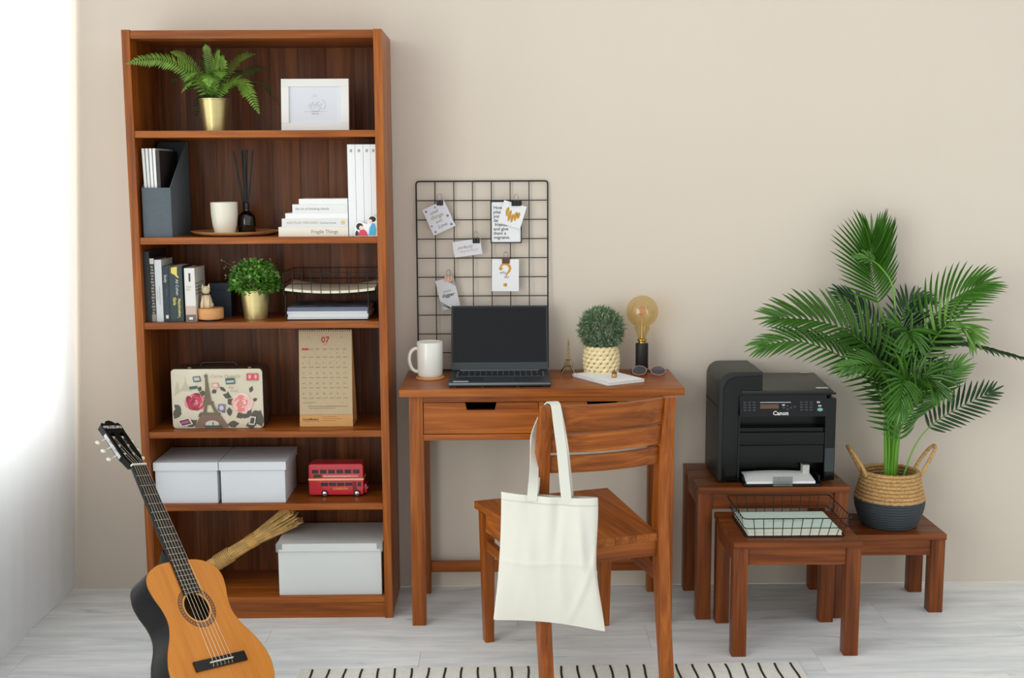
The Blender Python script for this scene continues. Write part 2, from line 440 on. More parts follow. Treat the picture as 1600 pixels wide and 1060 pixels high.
for x0, x1 in ((0.916, 1.279), (1.300, 1.665)):
    z0, z1 = 0.634, 0.7335; m = (x0 + x1) / 2
    d = bpy.data.objects.new('drawer', None); COL.objects.link(d); d.parent = dk
    B().prism([(x0, z0), (x1, z0), (x1, z1), (m + 0.050, z1), (m + 0.044, z1 - 0.024), (m - 0.044, z1 - 0.024), (m - 0.050, z1), (x0, z1)], 1, -0.368, -0.350).part('drawer_front', WX, d, bevel=0.001)
    bx = B()
    bx.box(x0 + 0.01, x1 - 0.01, -0.3495, -0.08, z0 + 0.006, z0 + 0.014)
    bx.box(x0 + 0.01, x0 + 0.022, -0.3495, -0.08, z0 + 0.0145, z1 - 0.015); bx.box(x1 - 0.022, x1 - 0.01, -0.3495, -0.08, z0 + 0.0145, z1 - 0.015)
    bx.box(x0 + 0.0225, x1 - 0.0225, -0.092, -0.08, z0 + 0.0145, z1 - 0.015)
    bx.part('drawer_box', mat('drawer_lining', (52, 32, 24), 0.8), d)

# ------------------------------------------------------------------ nest of three low tables
def nest_table(label, x0, x1, y0, y1, h, leg, gx):
    t = thing('nesting_table', label, 'table', ((x0 + x1) / 2, (y0 + y1) / 2, 0), group='nest of three low tables')
    nb = 3
    for i in range(nb):
        a = y0 + (y1 - y0) * i / nb; c = y0 + (y1 - y0) * (i + 1) / nb
        box('top_board', RX, t, x0, x1, a + 0.0002, c - 0.0002, h - 0.019, h, 0.0006)
    i = 0.006
    for lx in (x0 + gx, x1 - gx - leg):
        box('leg', RZ, t, lx, lx + leg, y0 + i, y0 + i + leg, 0, h - 0.0195, 0.0035)
        box('leg', RZ, t, lx, lx + leg, y1 - i - leg, y1 - i, 0, h - 0.0195, 0.0035)
        box('side_apron', RY, t, lx + 0.006, lx + leg - 0.014, y0 + i + leg + 0.0005, y1 - i - leg - 0.0005, h - 0.074, h - 0.0195)
    for yy in (y0 + i + 0.007, y1 - i - 0.027):
        box('front_apron' if yy < (y0 + y1) / 2 else 'back_apron', RX, t, x0 + gx + leg + 0.0005, x1 - gx - leg - 0.0005, yy, yy + 0.02, h - 0.074, h - 0.0195)
    return t
nest_table('largest reddish wood table of the nest, under the black printer', 1.795, 2.284, -0.346, -0.016, 0.445, 0.047, 0.000)
nest_table('middle reddish wood table of the nest, standing in front with the wire tray on it', 1.851, 2.236, -0.652, -0.325, 0.359, 0.044, 0.001)
nest_table('smallest reddish wood table of the nest, under the palm basket', 2.288, 2.622, -0.302, -0.050, 0.270, 0.046, 0.001)

# ------------------------------------------------------------------ chair, its back towards the viewer
CH = math.radians(18.6)
ch = thing('dining_chair', 'teak slat-back chair pulled up to the desk with a tote bag on its back', 'chair', (1.4405, -0.8475, 0), CH)
def post(u):
    """rear leg and back post in one curved piece"""
    prof = [(-0.052, 0.0056), (-0.034, 0.12), (-0.012, 0.28), (0.0, 0.42), (0.003, 0.50), (-0.004, 0.62), (-0.020, 0.73), (-0.044, 0.836)]
    th = [0.030, 0.034, 0.040, 0.044, 0.042, 0.038, 0.033, 0.026]
    pc = catmull([(v, z, w) for (v, z), w in zip(prof, th)], 5)
    b = B(); rings = []
    for v, z, w in pc:
        hw = 0.017
        rings.append([b.bm.verts.new(p) for p in ((u - hw, v - w / 2, z), (u + hw, v - w / 2, z), (u + hw, v + w / 2, z), (u - hw, v + w / 2, z))])
    for a, c in zip(rings, rings[1:]):
        for k in range(4): b.bm.faces.new((a[k], a[(k + 1) % 4], c[(k + 1) % 4], c[k]))
    b.bm.faces.new(rings[0][::-1]); b.bm.faces.new(rings[-1])
    b.part('rear_leg', WZ, ch, world=False, bevel=0.002, smooth=True)
post(-0.182); post(0.182)
for z0, z1, v0, v1 in ((0.766, 0.834, -0.026, -0.040), (0.700, 0.755, -0.013, -0.024), (0.642, 0.690, -0.004, -0.011)):
    b = B(); n = 16; rings = []
    for i in range(n + 1):
        s = -1 + 2 * i / n; u = 0.1645 * s; bow = -0.028 * (1 - s * s)
        rings.append([b.bm.verts.new(p) for p in ((u, v0 + bow - 0.009, z0), (u, v0 + bow + 0.009, z0), (u, v1 + bow + 0.009, z1), (u, v1 + bow - 0.009, z1))])
    for a, c in zip(rings, rings[1:]):
        for k in range(4): b.bm.faces.new((a[k], a[(k + 1) % 4], c[(k + 1) % 4], c[k]))
    b.bm.faces.new(rings[0][::-1]); b.bm.faces.new(rings[-1])
    b.part('back_slat', WX, ch, world=False, bevel=0.002, smooth=True)
# seat of five boards, wider at the front; a shallow scoop is left to the edges
ns = 5
for i in range(ns):
    def edge(k): return -1 + 2 * k / ns
    fa, fc = 0.226 * edge(i), 0.226 * edge(i + 1); ba, bc = 0.164 * edge(i), 0.164 * edge(i + 1)
    g = 0.0003
    b = B().hexa([(ba + g, -0.018, 0.418), (bc - g, -0.018, 0.418), (fc - g, 0.474, 0.420), (fa + g, 0.474, 0.420),
                  (ba + g, -0.018, 0.441), (bc - g, -0.018, 0.441), (fc - g, 0.474, 0.443), (fa + g, 0.474, 0.443)])
    b.part('seat_board', WY, ch, world=False, bevel=0.001)
for s in (-1, 1):
    B().hexa([(s * 0.196 - 0.014, 0.416, 0), (s * 0.196 + 0.014, 0.416, 0), (s * 0.196 + 0.014, 0.446, 0), (s * 0.196 - 0.014, 0.446, 0),
              (s * 0.199 - 0.020, 0.410, 0.417), (s * 0.199 + 0.020, 0.410, 0.417), (s * 0.199 + 0.020, 0.452, 0.417), (s * 0.199 - 0.020, 0.452, 0.417)]).part('front_leg', WZ, ch, world=False, bevel=0.002, smooth=True)
    B().hexa([(s * 0.174 - 0.010, 0.024, 0.360), (s * 0.174 + 0.010, 0.024, 0.360), (s * 0.199 + 0.010, 0.409, 0.360), (s * 0.199 - 0.010, 0.409, 0.360),
              (s * 0.174 - 0.010, 0.024, 0.4175), (s * 0.174 + 0.010, 0.024, 0.4175), (s * 0.199 + 0.010, 0.409, 0.4175), (s * 0.199 - 0.010, 0.409, 0.4175)]).part('side_apron', WY, ch, world=False, bevel=0.001)
    B().hexa([(s * 0.182 - 0.009, 0.012, 0.290), (s * 0.182 + 0.009, 0.012, 0.290), (s * 0.198 + 0.009, 0.413, 0.300), (s * 0.198 - 0.009, 0.413, 0.300),
              (s * 0.182 - 0.009, 0.012, 0.322), (s * 0.182 + 0.009, 0.012, 0.322), (s * 0.198 + 0.009, 0.413, 0.332), (s * 0.198 - 0.009, 0.413, 0.332)]).part('side_stretcher', WY, ch, world=False, bevel=0.001)
B().box(-0.1645, 0.1645, -0.008, 0.012, 0.372, 0.4175).part('rear_apron', WX, ch, world=False, bevel=0.001)
B().box(-0.178, 0.178, 0.421, 0.441, 0.365, 0.4175).part('front_apron', WX, ch, world=False, bevel=0.001)

# ------------------------------------------------------------------ tote bag hooked over the left post of the chair back
CAN = mat('cream_canvas', (214, 213, 202), 0.92, spec=0.1, vary=0.015, scale=8, bump=0.35, bscale=900, sheen=0.1)
tb = thing('tote_bag', 'plain cream canvas tote bag hanging by its handles from the chair back', 'bag', (1.28, -0.965, 0.22))
def bagpt(u, v, side):
    """u across 0..1, v from the hem down 0..1, side -1 front / +1 back"""
    tl, tr, bl, br = Vector((1.160, -0.955, 0.604)), Vector((1.414, -0.985, 0.593)), Vector((1.136, -0.952, 0.242)), Vector((1.434, -0.990, 0.222))
    v2 = v
    p = (tl * (1 - u) + tr * u) * (1 - v2) + (bl * (1 - u) + br * u) * v2
    p.x += (-0.006 * math.sin(PI * v) * (1 - 2 * u)) * -1.0 + 0.004 * math.sin(v * 7 + 1) * (u > 0.97)
    p.z += 0.010 * math.sin(PI * u) * v - 0.004 * math.sin(PI * u) * (1 - v)
    e = max(0.0, 1 - (2 * u - 1) ** 4) ** 0.5 * (0.35 + 0.65 * math.sin(PI * min(1, v * 0.9 + 0.12)) ** 0.7) * (max(0.0, 1 - v ** 8) ** 0.5)
    th = 0.016 * e
    w = 0.0055 * noise.noise(Vector((u * 3.0 + 3, v * 1.6, 0.3 + side))) + 0.003 * noise.noise(Vector((u * 9, v * 2.4 + 5, 1.7 + side)))
    w += 0.0022 * math.exp(-((v - 0.52 - 0.015 * math.sin(u * 6)) / 0.02) ** 2) * (u > 0.02)
    w += 0.006 * math.exp(-((u - 0.84 - 0.1 * (v - .4)) / 0.05) ** 2) * math.exp(-((v - 0.35) / 0.3) ** 2)
    w += -0.005 * math.exp(-((u - 0.60 + 0.06 * v) / 0.05) ** 2) * math.exp(-((v - 0.2) / 0.3) ** 2)
    w += 0.004 * math.exp(-((u + v * 0.55 - 1.22) / 0.035) ** 2) * (v > 0.3)
    hem = 0.0013 if (0.004 < v < 0.055) else 0.0
    p.y += side * (th + hem) - w * (e ** 0.5) * (1 if side < 0 else -0.3)
    return p
b = B()
g1 = b.grid(lambda u, v: bagpt(u, v, -1), 64, 84)
g2 = b.grid(lambda u, v: bagpt(u, v, 1), 64, 84)
for i in range(64): b.bm.faces.new((g1[i][84], g1[i + 1][84], g2[i + 1][84], g2[i][84]))
for j in range(84):
    b.bm.faces.new((g1[0][j], g1[0][j + 1], g2[0][j + 1], g2[0][j])); b.bm.faces.new((g1[64][j], g1[64][j + 1], g2[64][j + 1], g2[64][j]))
b.part('bag_cloth', CAN, tb, smooth='all')
# hem seam
for side in (-1, 1):
    B().ribbon([bagpt(0.01 + 0.98 * k / 40, 0.056, side) + Vector((0, side * 0.0006, 0)) for k in range(41)], (0, 0, 1), 0.0016, 0.001).part('hem_seam', mat('cream_thread', (188, 185, 172), 0.9), tb)
# handles: one long loop from each panel, both laid over the chair post
for k, (dy, dx, sd) in enumerate(((-0.004, 0.0, -1), (0.006, 0.009, 1))):
    pr = bagpt(0.680 + 0.03 * k, 0.0, sd); pl = bagpt(0.325 + 0.02 * k, 0.0, sd)
    yf = -0.005 * k
    pts = [pr + Vector((0.0, sd * 0.003, -0.016)), pr + Vector((0, sd * 0.003, 0.0)), pr + Vector((-0.004, 0.002, 0.04)), Vector((1.3215 + dx * 0.6, -0.968 + 0.004 * k, 0.72)), Vector((1.3125 + dx * 0.4, -0.962 + 0.006 * k, 0.79)),
           Vector((1.3075, -0.956 + 0.007 * k, 0.832)), Vector((1.303, -0.940 + 0.004 * k, 0.8425 - 0.003 * k)), Vector((1.296, -0.918, 0.8405 - 0.003 * k)), Vector((1.287, -0.898, 0.828)), Vector((1.270, -0.880, 0.79)),
           Vector((1.253 - dx * 0.3, -0.885, 0.735)), pl + Vector((0.006, 0.026, 0.06)), pl + Vector((0, sd * 0.003, 0.0)), pl + Vector((0, sd * 0.003, -0.016))]
    side = [Vector((1, 0, 0)), Vector((1, 0, 0)), Vector((1, 0.05, 0)), Vector((1, 0.12, 0.1)), Vector((1, 0.2, 0.12)), Vector((1, 0.3, 0.1)), Vector((1, 0.32, 0)), Vector((1, 0.33, 0)), Vector((0.9, 0.4, 0.2)), Vector((0.8, 0.5, 0.3)), Vector((0.6, 0.7, 0.2)), Vector((0.7, 0.5, 0)), Vector((1, 0.05, 0)), Vector((1, 0, 0))]
    pc = catmull(pts, 6); sc = catmull(side, 6)
    B().ribbon(pc, sc, 0.027, 0.0022).part('handle', CAN, tb, smooth=True)
# ------------------------------------------------------------------ things on the bookshelf
# --- top shelf: fern in a gold pot, picture frame
def pot(root, cx, cy, z0, r0, r1, h, m):
    b = B(); b.lathe([(0.0, z0), (r0 - 0.001, z0), (r0, z0 + 0.001), (r0 + (r1 - r0) * 0.97, z0 + h - 0.004), (r1 + 0.0015, z0 + h - 0.003), (r1 + 0.0015, z0 + h), (r1 - 0.002, z0 + h), (r1 - 0.004, z0 + h - 0.012), (0.0, z0 + h - 0.012)], cx, cy, 48)
    b.part('pot', m, root, smooth=True)
    B().lathe([(0.0, z0 + h - 0.0115), (r1 - 0.0055, z0 + h - 0.0115), (r1 - 0.008, z0 + h - 0.007), (0.0, z0 + h - 0.004)], cx, cy, 24).part('soil', mat('dark_soil', (44, 34, 26), 0.95, bump=0.8, bscale=150), root, smooth=True)
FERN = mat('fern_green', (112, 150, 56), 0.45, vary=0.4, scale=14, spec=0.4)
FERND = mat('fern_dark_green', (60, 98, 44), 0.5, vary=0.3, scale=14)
def leaf_strip(b, p, d, nrm, ln, w, bend=0.15):
    """one pointed leaflet from p along d"""
    d = d.normalized(); s = d.cross(nrm).normalized()
    pr = [(0.0, 0.35), (0.3, 1.0), (0.7, 0.75)]
    vs = []
    for t, k in pr:
        q = p + d * ln * t - nrm * (bend * ln * t * t)
        vs.append((b.bm.verts.new(q - s * w / 2 * k), b.bm.verts.new(q + s * w / 2 * k)))
    tip = b.bm.verts.new(p + d * ln - nrm * (bend * ln))
    for a, c in zip(vs, vs[1:]): b.bm.faces.new((a[0], a[1], c[1], c[0]))
    b.bm.faces.new((vs[-1][0], vs[-1][1], tip))
def fern_frond(root, pts, lw, m, up=Vector((0, 0, 1)), n=26):
    pc = catmull(pts, 8); L = len(pc)
    b = B(); b.tube(pc[::2] + [pc[-1]], [0.0011 * (1 - 0.7 * i / (L / 2)) for i in range(len(pc[::2]) + 1)], 5)
    for i in range(n):
        t = 0.10 + 0.89 * i / (n - 1); k = t * (L - 1); i0 = min(int(k), L - 2); f = k - i0
        p = pc[i0].lerp(pc[i0 + 1], f); tg = (pc[min(i0 + 2, L - 1)] - pc[max(i0 - 1, 0)]).normalized()
        u = up - tg * up.dot(tg)
        u = u.normalized() if u.length > 1e-3 else tg.orthogonal().normalized()
        sd = tg.cross(u)
        ln = lw * (math.sin(PI * min(1, t * 0.80 + 0.16)) ** 0.6) * random.uniform(0.9, 1.1) * (1.0 if t < 0.8 else (1 - (t - 0.8) / 0.26))
        for s in (-1, 1):
            d = sd * s * 0.92 + tg * 0.42 + u * random.uniform(-0.05, 0.25)
            leaf_strip(b, p, d, u, ln, lw * 0.17, 0.22)
    b.part('frond', m, root, smooth='all')
fn = thing('potted_fern', 'bright green fern in a gold pot on the top shelf', 'plant', (0.254, -0.20, SH[0]))
pot(fn, 0.254, -0.20, SH[0], 0.036, 0.047, 0.103, GOLD)
c0 = Vector((0.254, -0.20, SH[0] + 0.095))
def FR(mid, tip, lw, m=FERN, n=26, up=(0, 0, 1)):
    s = c0 + Vector((random.uniform(-.012, .012), random.uniform(-.012, .012), 0))
    mid = Vector(mid); tip = Vector(tip)
    q1 = s.lerp(mid, 0.5) + Vector((0, 0, 0.018)); q2 = mid.lerp(tip, 0.5) + Vector((0, 0, 0.010))
    fern_frond(fn, [s, q1, mid, q2, tip], lw, m, Vector(up), n)
FR((0.140, -0.280, 1.800), (0.018, -0.325, 1.790), 0.036, n=34, up=(0, -0.8, 0.6))            # long one to the left
FR((0.190, -0.22, 1.800), (0.136, -0.25, 1.832), 0.022, up=(0.2, -0.8, 0.6))
FR((0.180, -0.19, 1.775), (0.140, -0.20, 1.808), 0.020, up=(0.2, -0.8, 0.6))
FR((0.240, -0.19, 1.800), (0.233, -0.20, 1.860), 0.020, up=(0, -1, 0.2))
FR((0.265, -0.22, 1.790), (0.290, -0.25, 1.835), 0.026, up=(-0.5, -0.8, 0.3))
FR((0.290, -0.235, 1.775), (0.305, -0.26, 1.815), 0.026, up=(-0.5, -0.8, 0.3))
FR((0.320, -0.18, 1.805), (0.385, -0.17, 1.832), 0.022, up=(0, -0.7, 0.7))
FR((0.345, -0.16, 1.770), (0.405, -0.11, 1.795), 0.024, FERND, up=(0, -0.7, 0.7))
FR((0.350, -0.25, 1.745), (0.412, -0.28, 1.640), 0.034, n=34, up=(0.3, -0.6, 0.7))            # arching down to the right
FR((0.335, -0.26, 1.735), (0.390, -0.29, 1.700), 0.030, n=28)
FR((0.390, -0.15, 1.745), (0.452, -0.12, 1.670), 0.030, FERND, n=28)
FR((0.215, -0.265, 1.745), (0.176, -0.295, 1.703), 0.030, n=26)
FR((0.225, -0.262, 1.768), (0.188, -0.30, 1.738), 0.032, n=26)
FR((0.255, -0.262, 1.760), (0.262, -0.295, 1.722), 0.030, n=24)
FR((0.280, -0.255, 1.770), (0.300, -0.29, 1.750), 0.032, n=24)
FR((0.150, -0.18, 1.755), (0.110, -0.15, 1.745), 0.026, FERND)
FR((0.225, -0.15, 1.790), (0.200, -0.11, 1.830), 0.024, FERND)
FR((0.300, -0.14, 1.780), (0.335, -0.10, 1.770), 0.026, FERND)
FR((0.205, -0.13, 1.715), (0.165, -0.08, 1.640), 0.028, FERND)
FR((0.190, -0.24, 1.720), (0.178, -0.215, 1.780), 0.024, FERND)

pf = thing('picture_frame', 'white picture frame with a pale line drawing on the top shelf', 'picture frame', (0.575, -0.205, SH[0]))
pm = Matrix.Translation((0.575, -0.205, SH[0] + 0.001)) @ Matrix.Rotation(math.radians(-6), 4, 'X')
pf.matrix_basis = pm
FW, FH, FB = 0.215, 0.164, 0.024
IV = mat('frame_white', (240, 240, 234), 0.45)
for a, c, d, e in ((-FW / 2, FW / 2, 0, FB), (-FW / 2, FW / 2, FH - FB, FH)):
    B().box(a, c, -0.008, 0.010, d, e).part('frame_bar', IV, pf, world=False, bevel=0.001)
for a, c in ((-FW / 2, -FW / 2 + FB), (FW / 2 - FB, FW / 2)):
    B().box(a, c, -0.008, 0.010, FB + 0.0001, FH - FB - 0.0001).part('frame_bar', IV, pf, world=False, bevel=0.0008)
B().box(-FW / 2 + FB, FW / 2 - FB, 0.0, 0.004, FB, FH - FB).part('picture', mat('picture_paper', (226, 230, 236), 0.7), pf, world=False)
B().box(-FW / 2 + 0.004, FW / 2 - 0.004, 0.0102, 0.013, 0.004, FH - 0.004).part('backing', mat('frame_backing', (120, 96, 70), 0.9), pf, world=False)
B().hexa([(-0.02, 0.0135, 0.02), (0.02, 0.0135, 0.02), (0.02, 0.067, 0.0075), (-0.02, 0.067, 0.0075), (-0.02, 0.0135, 0.12), (0.02, 0.0135, 0.12), (0.015, 0.069, 0.0085), (-0.015, 0.069, 0.0085)]).part('strut', mat('frame_backing', (120, 96, 70), 0.9), pf, world=False)
dr = B()
def ln2(pts, w=0.0005):
    dr.ribbon([(x, -0.0004, z) for x, z in pts], (0, 0.0, 1) if abs(pts[-1][0] - pts[0][0]) > abs(pts[-1][1] - pts[0][1]) else (1, 0, 0), w, 0.0002)
cxz = (0.0, 0.08)
def arc(cx, cz, rx, rz, a0, a1, n=14): return [(cx + rx * math.cos(a0 + (a1 - a0) * k / n), cz + rz * math.sin(a0 + (a1 - a0) * k / n)) for k in range(n + 1)]
def curve2(pts, w=0.0006): dr.tube([(x, -0.0003, z) for x, z in pts], w / 2, 4)
curve2(arc(0, 0.088, 0.021, 0.026, PI, 2 * PI)); curve2(arc(0.021, 0.083, 0.012, 0.015, -PI * 0.55, PI * 0.5))
for k in range(7): curve2(arc(-0.015 + k * 0.005, 0.078 + 0.004 * (k % 3), 0.0035, 0.006 + 0.002 * (k % 2), 0.4, 5.2, 9), 0.0005)
curve2([(-0.036, 0.062), (-0.01, 0.0605), (0.015, 0.061), (0.037, 0.062)]); curve2(arc(0, 0.064, 0.013, 0.003, PI, 2 * PI))
curve2(arc(-0.003, 0.106, 0.009, 0.004, 0.3, 2.9), 0.0005); curve2(arc(0.0, 0.112, 0.006, 0.003, 0.2, 2.9), 0.0005)
dr.part('drawing', GREYINK, pf, world=False)
text('BLUE CUP', 0.0052, GREYINK, pf, T(0, -0.0004, 0.0525) @ FACE, world=False, align='CENTER')

# --- second shelf
FELT = mat('grey_board', (88, 98, 104), 0.8, vary=0.05, scale=80, bump=0.2, bscale=300)
z2 = SH[1]
mf = thing('magazine_file', 'dark grey slanted magazine file at the end of the second shelf', 'file box', (0.080, -0.15, z2))
x0, x1, yf, yb, hf, hb = 0.036, 0.126, -0.284, -0.045, 0.156, 0.303
box('front_panel', FELT, mf, x0, x1, yf, yf + 0.003, z2, z2 + hf, 0.0005)
box('back_panel', FELT, mf, x0, x1, yb - 0.003, yb, z2, z2 + hb, 0.0005)
for xa in (x0, x1 - 0.003):
    B().prism([(yf + 0.0031, z2), (yb - 0.0031, z2), (yb - 0.0031, z2 + hb), (yb - 0.03, z2 + hb), (yf + 0.0031, z2 + hf)], 0, xa, xa + 0.003).part('side_panel', FELT, mf)
box('base_panel', FELT, mf, x0 + 0.0031, x1 - 0.0031, yf + 0.0031, yb - 0.0031, z2, z2 + 0.003, 0)
cols = [((238, 238, 236), 'white magazine standing first in the grey file'), ((234, 234, 230), 'white magazine standing second in the grey file'), ((240, 240, 236), 'white magazine standing third in the grey file'), ((240, 240, 238), 'white magazine standing fourth in the grey file'), ((52, 46, 44), 'dark magazine leaning in the grey file')]
for i, (c, lb) in enumerate(cols):
    ang = math.radians(-1.7 + i * 0.35)
    xb = 0.0500 + i * 0.0098
    mgz = thing('magazine', lb, 'magazine', group='magazines in the grey file', matrix=Matrix.Translation((xb, -0.16, z2 + 0.0045)) @ Matrix.Rotation(ang, 4, 'Y'))
    hh = 0.274 if i < 4 else 0.268
    th = 0.0034 if i < 4 else 0.0042
    B().box(-th, th, -0.112, 0.095, 0.001, hh - 0.001).part('pages', mat('glossy_pages', (232, 232, 230), 0.6, vary=0.12, scale=1, stretch=(900, 1, 1)), mgz, world=False)
    b = B(); b.box(-th - 0.0005, -th - 0.00005, -0.1125, 0.095, 0, hh); b.box(th + 0.00005, th + 0.0005, -0.1125, 0.095, 0, hh); b.box(-th - 0.0005, th + 0.0005, -0.1130, -0.1126, 0, hh)
    b.part('cover', mat('mag_cover_%d' % i, c, 0.4), mgz, world=False)

pl = B().lathe([(0, z2 + 0.0005), (0.105, z2 + 0.0005), (0.128, z2 + 0.005), (0.141, z2 + 0.0125), (0.1425, z2 + 0.0145), (0.139, z2 + 0.0145), (0.125, z2 + 0.0075), (0.10, z2 + 0.004), (0, z2 + 0.004)], 0.296, -0.150, 64)
pl.whole('wooden_plate', wood('plate_wood', (214, 170, 120), (204, 154, 102), (184, 132, 84), 0, rough=0.5, coat=0.0), 'round shallow wooden plate under the cup and reed diffuser', 'plate', (0.296, -0.150, z2), smooth=True)
zp = z2 + 0.0043
cupb = B().lathe([(0, zp), (0.028, zp), (0.0315, zp + 0.002), (0.0385, zp + 0.03), (0.0425, zp + 0.065), (0.0432, zp + 0.103), (0.0415, zp + 0.104), (0.0400, zp + 0.10), (0.039, zp + 0.06), (0.033, zp + 0.008), (0, zp + 0.006)], 0.272, -0.195, 48)
cupb.whole('ceramic_tumbler', mat('cream_ceramic', (236, 232, 214), 0.35, coat=0.2), 'cream ceramic tumbler without handle on the wooden plate', 'cup', (0.272, -0.195, zp), smooth=True)
df = thing('reed_diffuser', 'dark glass reed diffuser with black reeds on the wooden plate', 'diffuser', (0.334, -0.150, zp))
DX, DY = 0.334, -0.150
SMOKE = glass_mat('smoked_glass', (120, 112, 108), 0.2)
B().lathe([(0, zp), (0.026, zp), (0.0283, zp + 0.003), (0.0285, zp + 0.045), (0.0265, zp + 0.058), (0.018, zp + 0.068), (0.0095, zp + 0.074), (0.0092, zp + 0.10), (0.0102, zp + 0.101), (0.0085, zp + 0.102)], DX, DY, 40).part('bottle', SMOKE, df, smooth=True)
B().lathe([(0, zp + 0.002), (0.0268, zp + 0.002), (0.0272, zp + 0.03), (0, zp + 0.03)], DX, DY, 32).part('liquid', mat('black_liquid', (14, 13, 13), 0.15), df, smooth=True)
B().lathe([(0.0103, zp + 0.080), (0.0108, zp + 0.081), (0.0108, zp + 0.099), (0.0103, zp + 0.0995)], DX, DY, 24).part('collar', mat('dark_collar', (58, 58, 60), 0.3, 0.8), df, smooth=True)
for dx, dy, q in ((-0.034, -0.01, 0.268), (-0.009, 0.006, 0.270), (0.001, -0.008, 0.271), (0.007, 0.004, 0.272), (0.026, 0.0, 0.269)):
    B().tube([(DX - dx * 0.13, DY - dy * .3, zp + 0.012), (DX + dx, DY + dy, zp + q)], 0.0031, 8).part('reed', BLACK, df)

def book_flat(label, x0, x1, z0, h, col, txt=None, tx=0, tsz=0.01, tcol=GREYINK, depth=0.16, grp='books stacked flat on the second shelf', yf=-0.272, name='paperback', pages=PAGES):
    t = thing(name, label, 'book', ((x0 + x1) / 2, yf + depth / 2, z0), group=grp)
    cm = mat('cover_%d_%d_%d' % col, col, 0.45)
    c = 0.0012
    B().box(x0 + 0.002, x1 - 0.002, yf + 0.0015, yf + depth - 0.003, z0 + c + 0.0001, z0 + h - c - 0.0001).part('pages', pages, t)
    b = B(); b.box(x0, x1, yf + 0.0013, yf + depth, z0, z0 + c); b.box(x0, x1, yf + 0.0013, yf + depth, z0 + h - c, z0 + h); b.box(x0, x1, yf, yf + 0.0012, z0, z0 + h)
    b.part('cover', cm, t)
    if txt: text(txt, tsz, tcol, t, T(tx, yf - 0.0003, z0 + h / 2 - tsz * 0.3) @ FACE)
    return t
XR = 0.680
b1 = book_flat('thick cream paperback at the bottom of the flat stack', 0.459, XR, z2, 0.030, (234, 228, 212), 'Fragile Things', 0.562, 0.0155, mat('olive_ink', (132, 126, 108), 0.8))
b2 = book_flat('white book with gold lettering, second from the bottom of the flat stack', 0.470, XR, z2 + 0.0302, 0.0262, (224, 224, 222), 'KINTSUGI WELLNESS', 0.486, 0.0105, mat('pale_gold_ink', (186, 164, 104), 0.6))
text('Candice Kumai', 0.0085, GREYINK, b2, T(0.590, -0.2723, z2 + 0.0402) @ FACE)
B().lathe([(0, 0), (0.007, 0), (0.007, 0.0002), (0, 0.0002)], 0, 0, 20).part('print', mat('pale_yellow_ink', (222, 196, 120), 0.7), b2, world=False).matrix_basis = top_of(b2).matrix_basis.inverted() @ T(0.664, -0.2722, z2 + 0.044) @ FACE
book_flat('thin white booklet in the middle of the flat stack', 0.482, XR, z2 + 0.0566, 0.0168, (240, 240, 238))
book_flat('white paperback with one line of grey lettering, second from the top of the flat stack', 0.505, XR, z2 + 0.0736, 0.0276, (228, 230, 226), 'the art of thinking clearly', 0.514, 0.0105)
book_flat('thin white book on top of the flat stack', 0.526, XR, z2 + 0.1014, 0.0172, (236, 236, 232))

# four tall white volumes
for i, (xa, xb) in enumerate(((0.6825, 0.7065), (0.7075, 0.7315), (0.7325, 0.7555), (0.7562, 0.7730))):
    o = ['first', 'second', 'third', 'last'][i]
    t = thing('tall_book', '%s of the four tall white volumes standing against the side panel' % o, 'book', ((xa + xb) / 2, -0.17, z2), group='tall white volumes')
    h = 0.288
    B().box(xa + 0.0016, xb - 0.0016, -0.2695, -0.078, z2 + 0.002, z2 + h - 0.002).part('pages', PAGES, t)
    b = B(); b.box(xa, xa + 0.0015, -0.2705, -0.075, z2, z2 + h); b.box(xb - 0.0015, xb, -0.2705, -0.075, z2, z2 + h); b.box(xa, xb, -0.272, -0.2706, z2, z2 + h)
    b.part('cover', mat('white_volume', (234, 236, 236), 0.4), t)
    b = B()
    for q in (-0.0035, 0.0008): b.box((xa + xb) / 2 + q, (xa + xb) / 2 + q + 0.0024, -0.2724, -0.2721, z2 + h - 0.024, z2 + h - 0.015)
    b.part('print', GREYINK, t)
# cut-out sticker figures leaning on the volumes
st = thing('cutout_sticker', 'small die-cut card of two seated children in red and blue by the tall white volumes', 'sticker', (0.738, -0.285, z2))
def blob(pts): return [(x * 0.001, z * 0.001) for x, z in pts]
def cut(name, poly, y, m, ox, d=0.0005):
    B().prism([(ox + x, z2 + z) for x, z in blob(poly)], 1, y, y + d).part(name, m, st)
cut('card', [(-37, 0), (36, 0), (38, 10), (35, 30), (37, 60), (22, 66), (8, 58), (4, 38), (-6, 42), (-18, 46), (-31, 42), (-36, 25)], -0.2865, mat('sticker_white', (238, 238, 236), 0.5), 0.738, 0.0012)
def ell(cx, cz, rx, rz, n=18, a0=0): return [(cx + rx * math.cos(2 * PI * k / n + a0), cz + rz * math.sin(2 * PI * k / n + a0)) for k in range(n)]
cut('hair', ell(-20, 31, 11, 11), -0.2870, mat('hair_black', (44, 38, 42), 0.7), 0.738)
cut('skin', ell(-15, 27, 7, 7), -0.2876, mat('skin_pink', (240, 208, 194), 0.7), 0.738)
cut('coat', [(-25, 2), (6, 2), (2, 14), (-6, 22), (-18, 20), (-24, 10)], -0.2882, mat('coat_red', (214, 70, 90), 0.7), 0.738)
cut('trousers', [(-35, 2), (-25.5, 2), (-24, 14), (-30, 20), (-34, 12)], -0.2870, mat('navy', (58, 58, 78), 0.7), 0.738)
cut('hair', ell(21, 54, 11, 9), -0.2870, mat('hair_black', (44, 38, 42), 0.7), 0.738)
cut('skin', ell(14, 47, 6, 7), -0.2876, mat('skin_pink', (240, 208, 194), 0.7), 0.738)
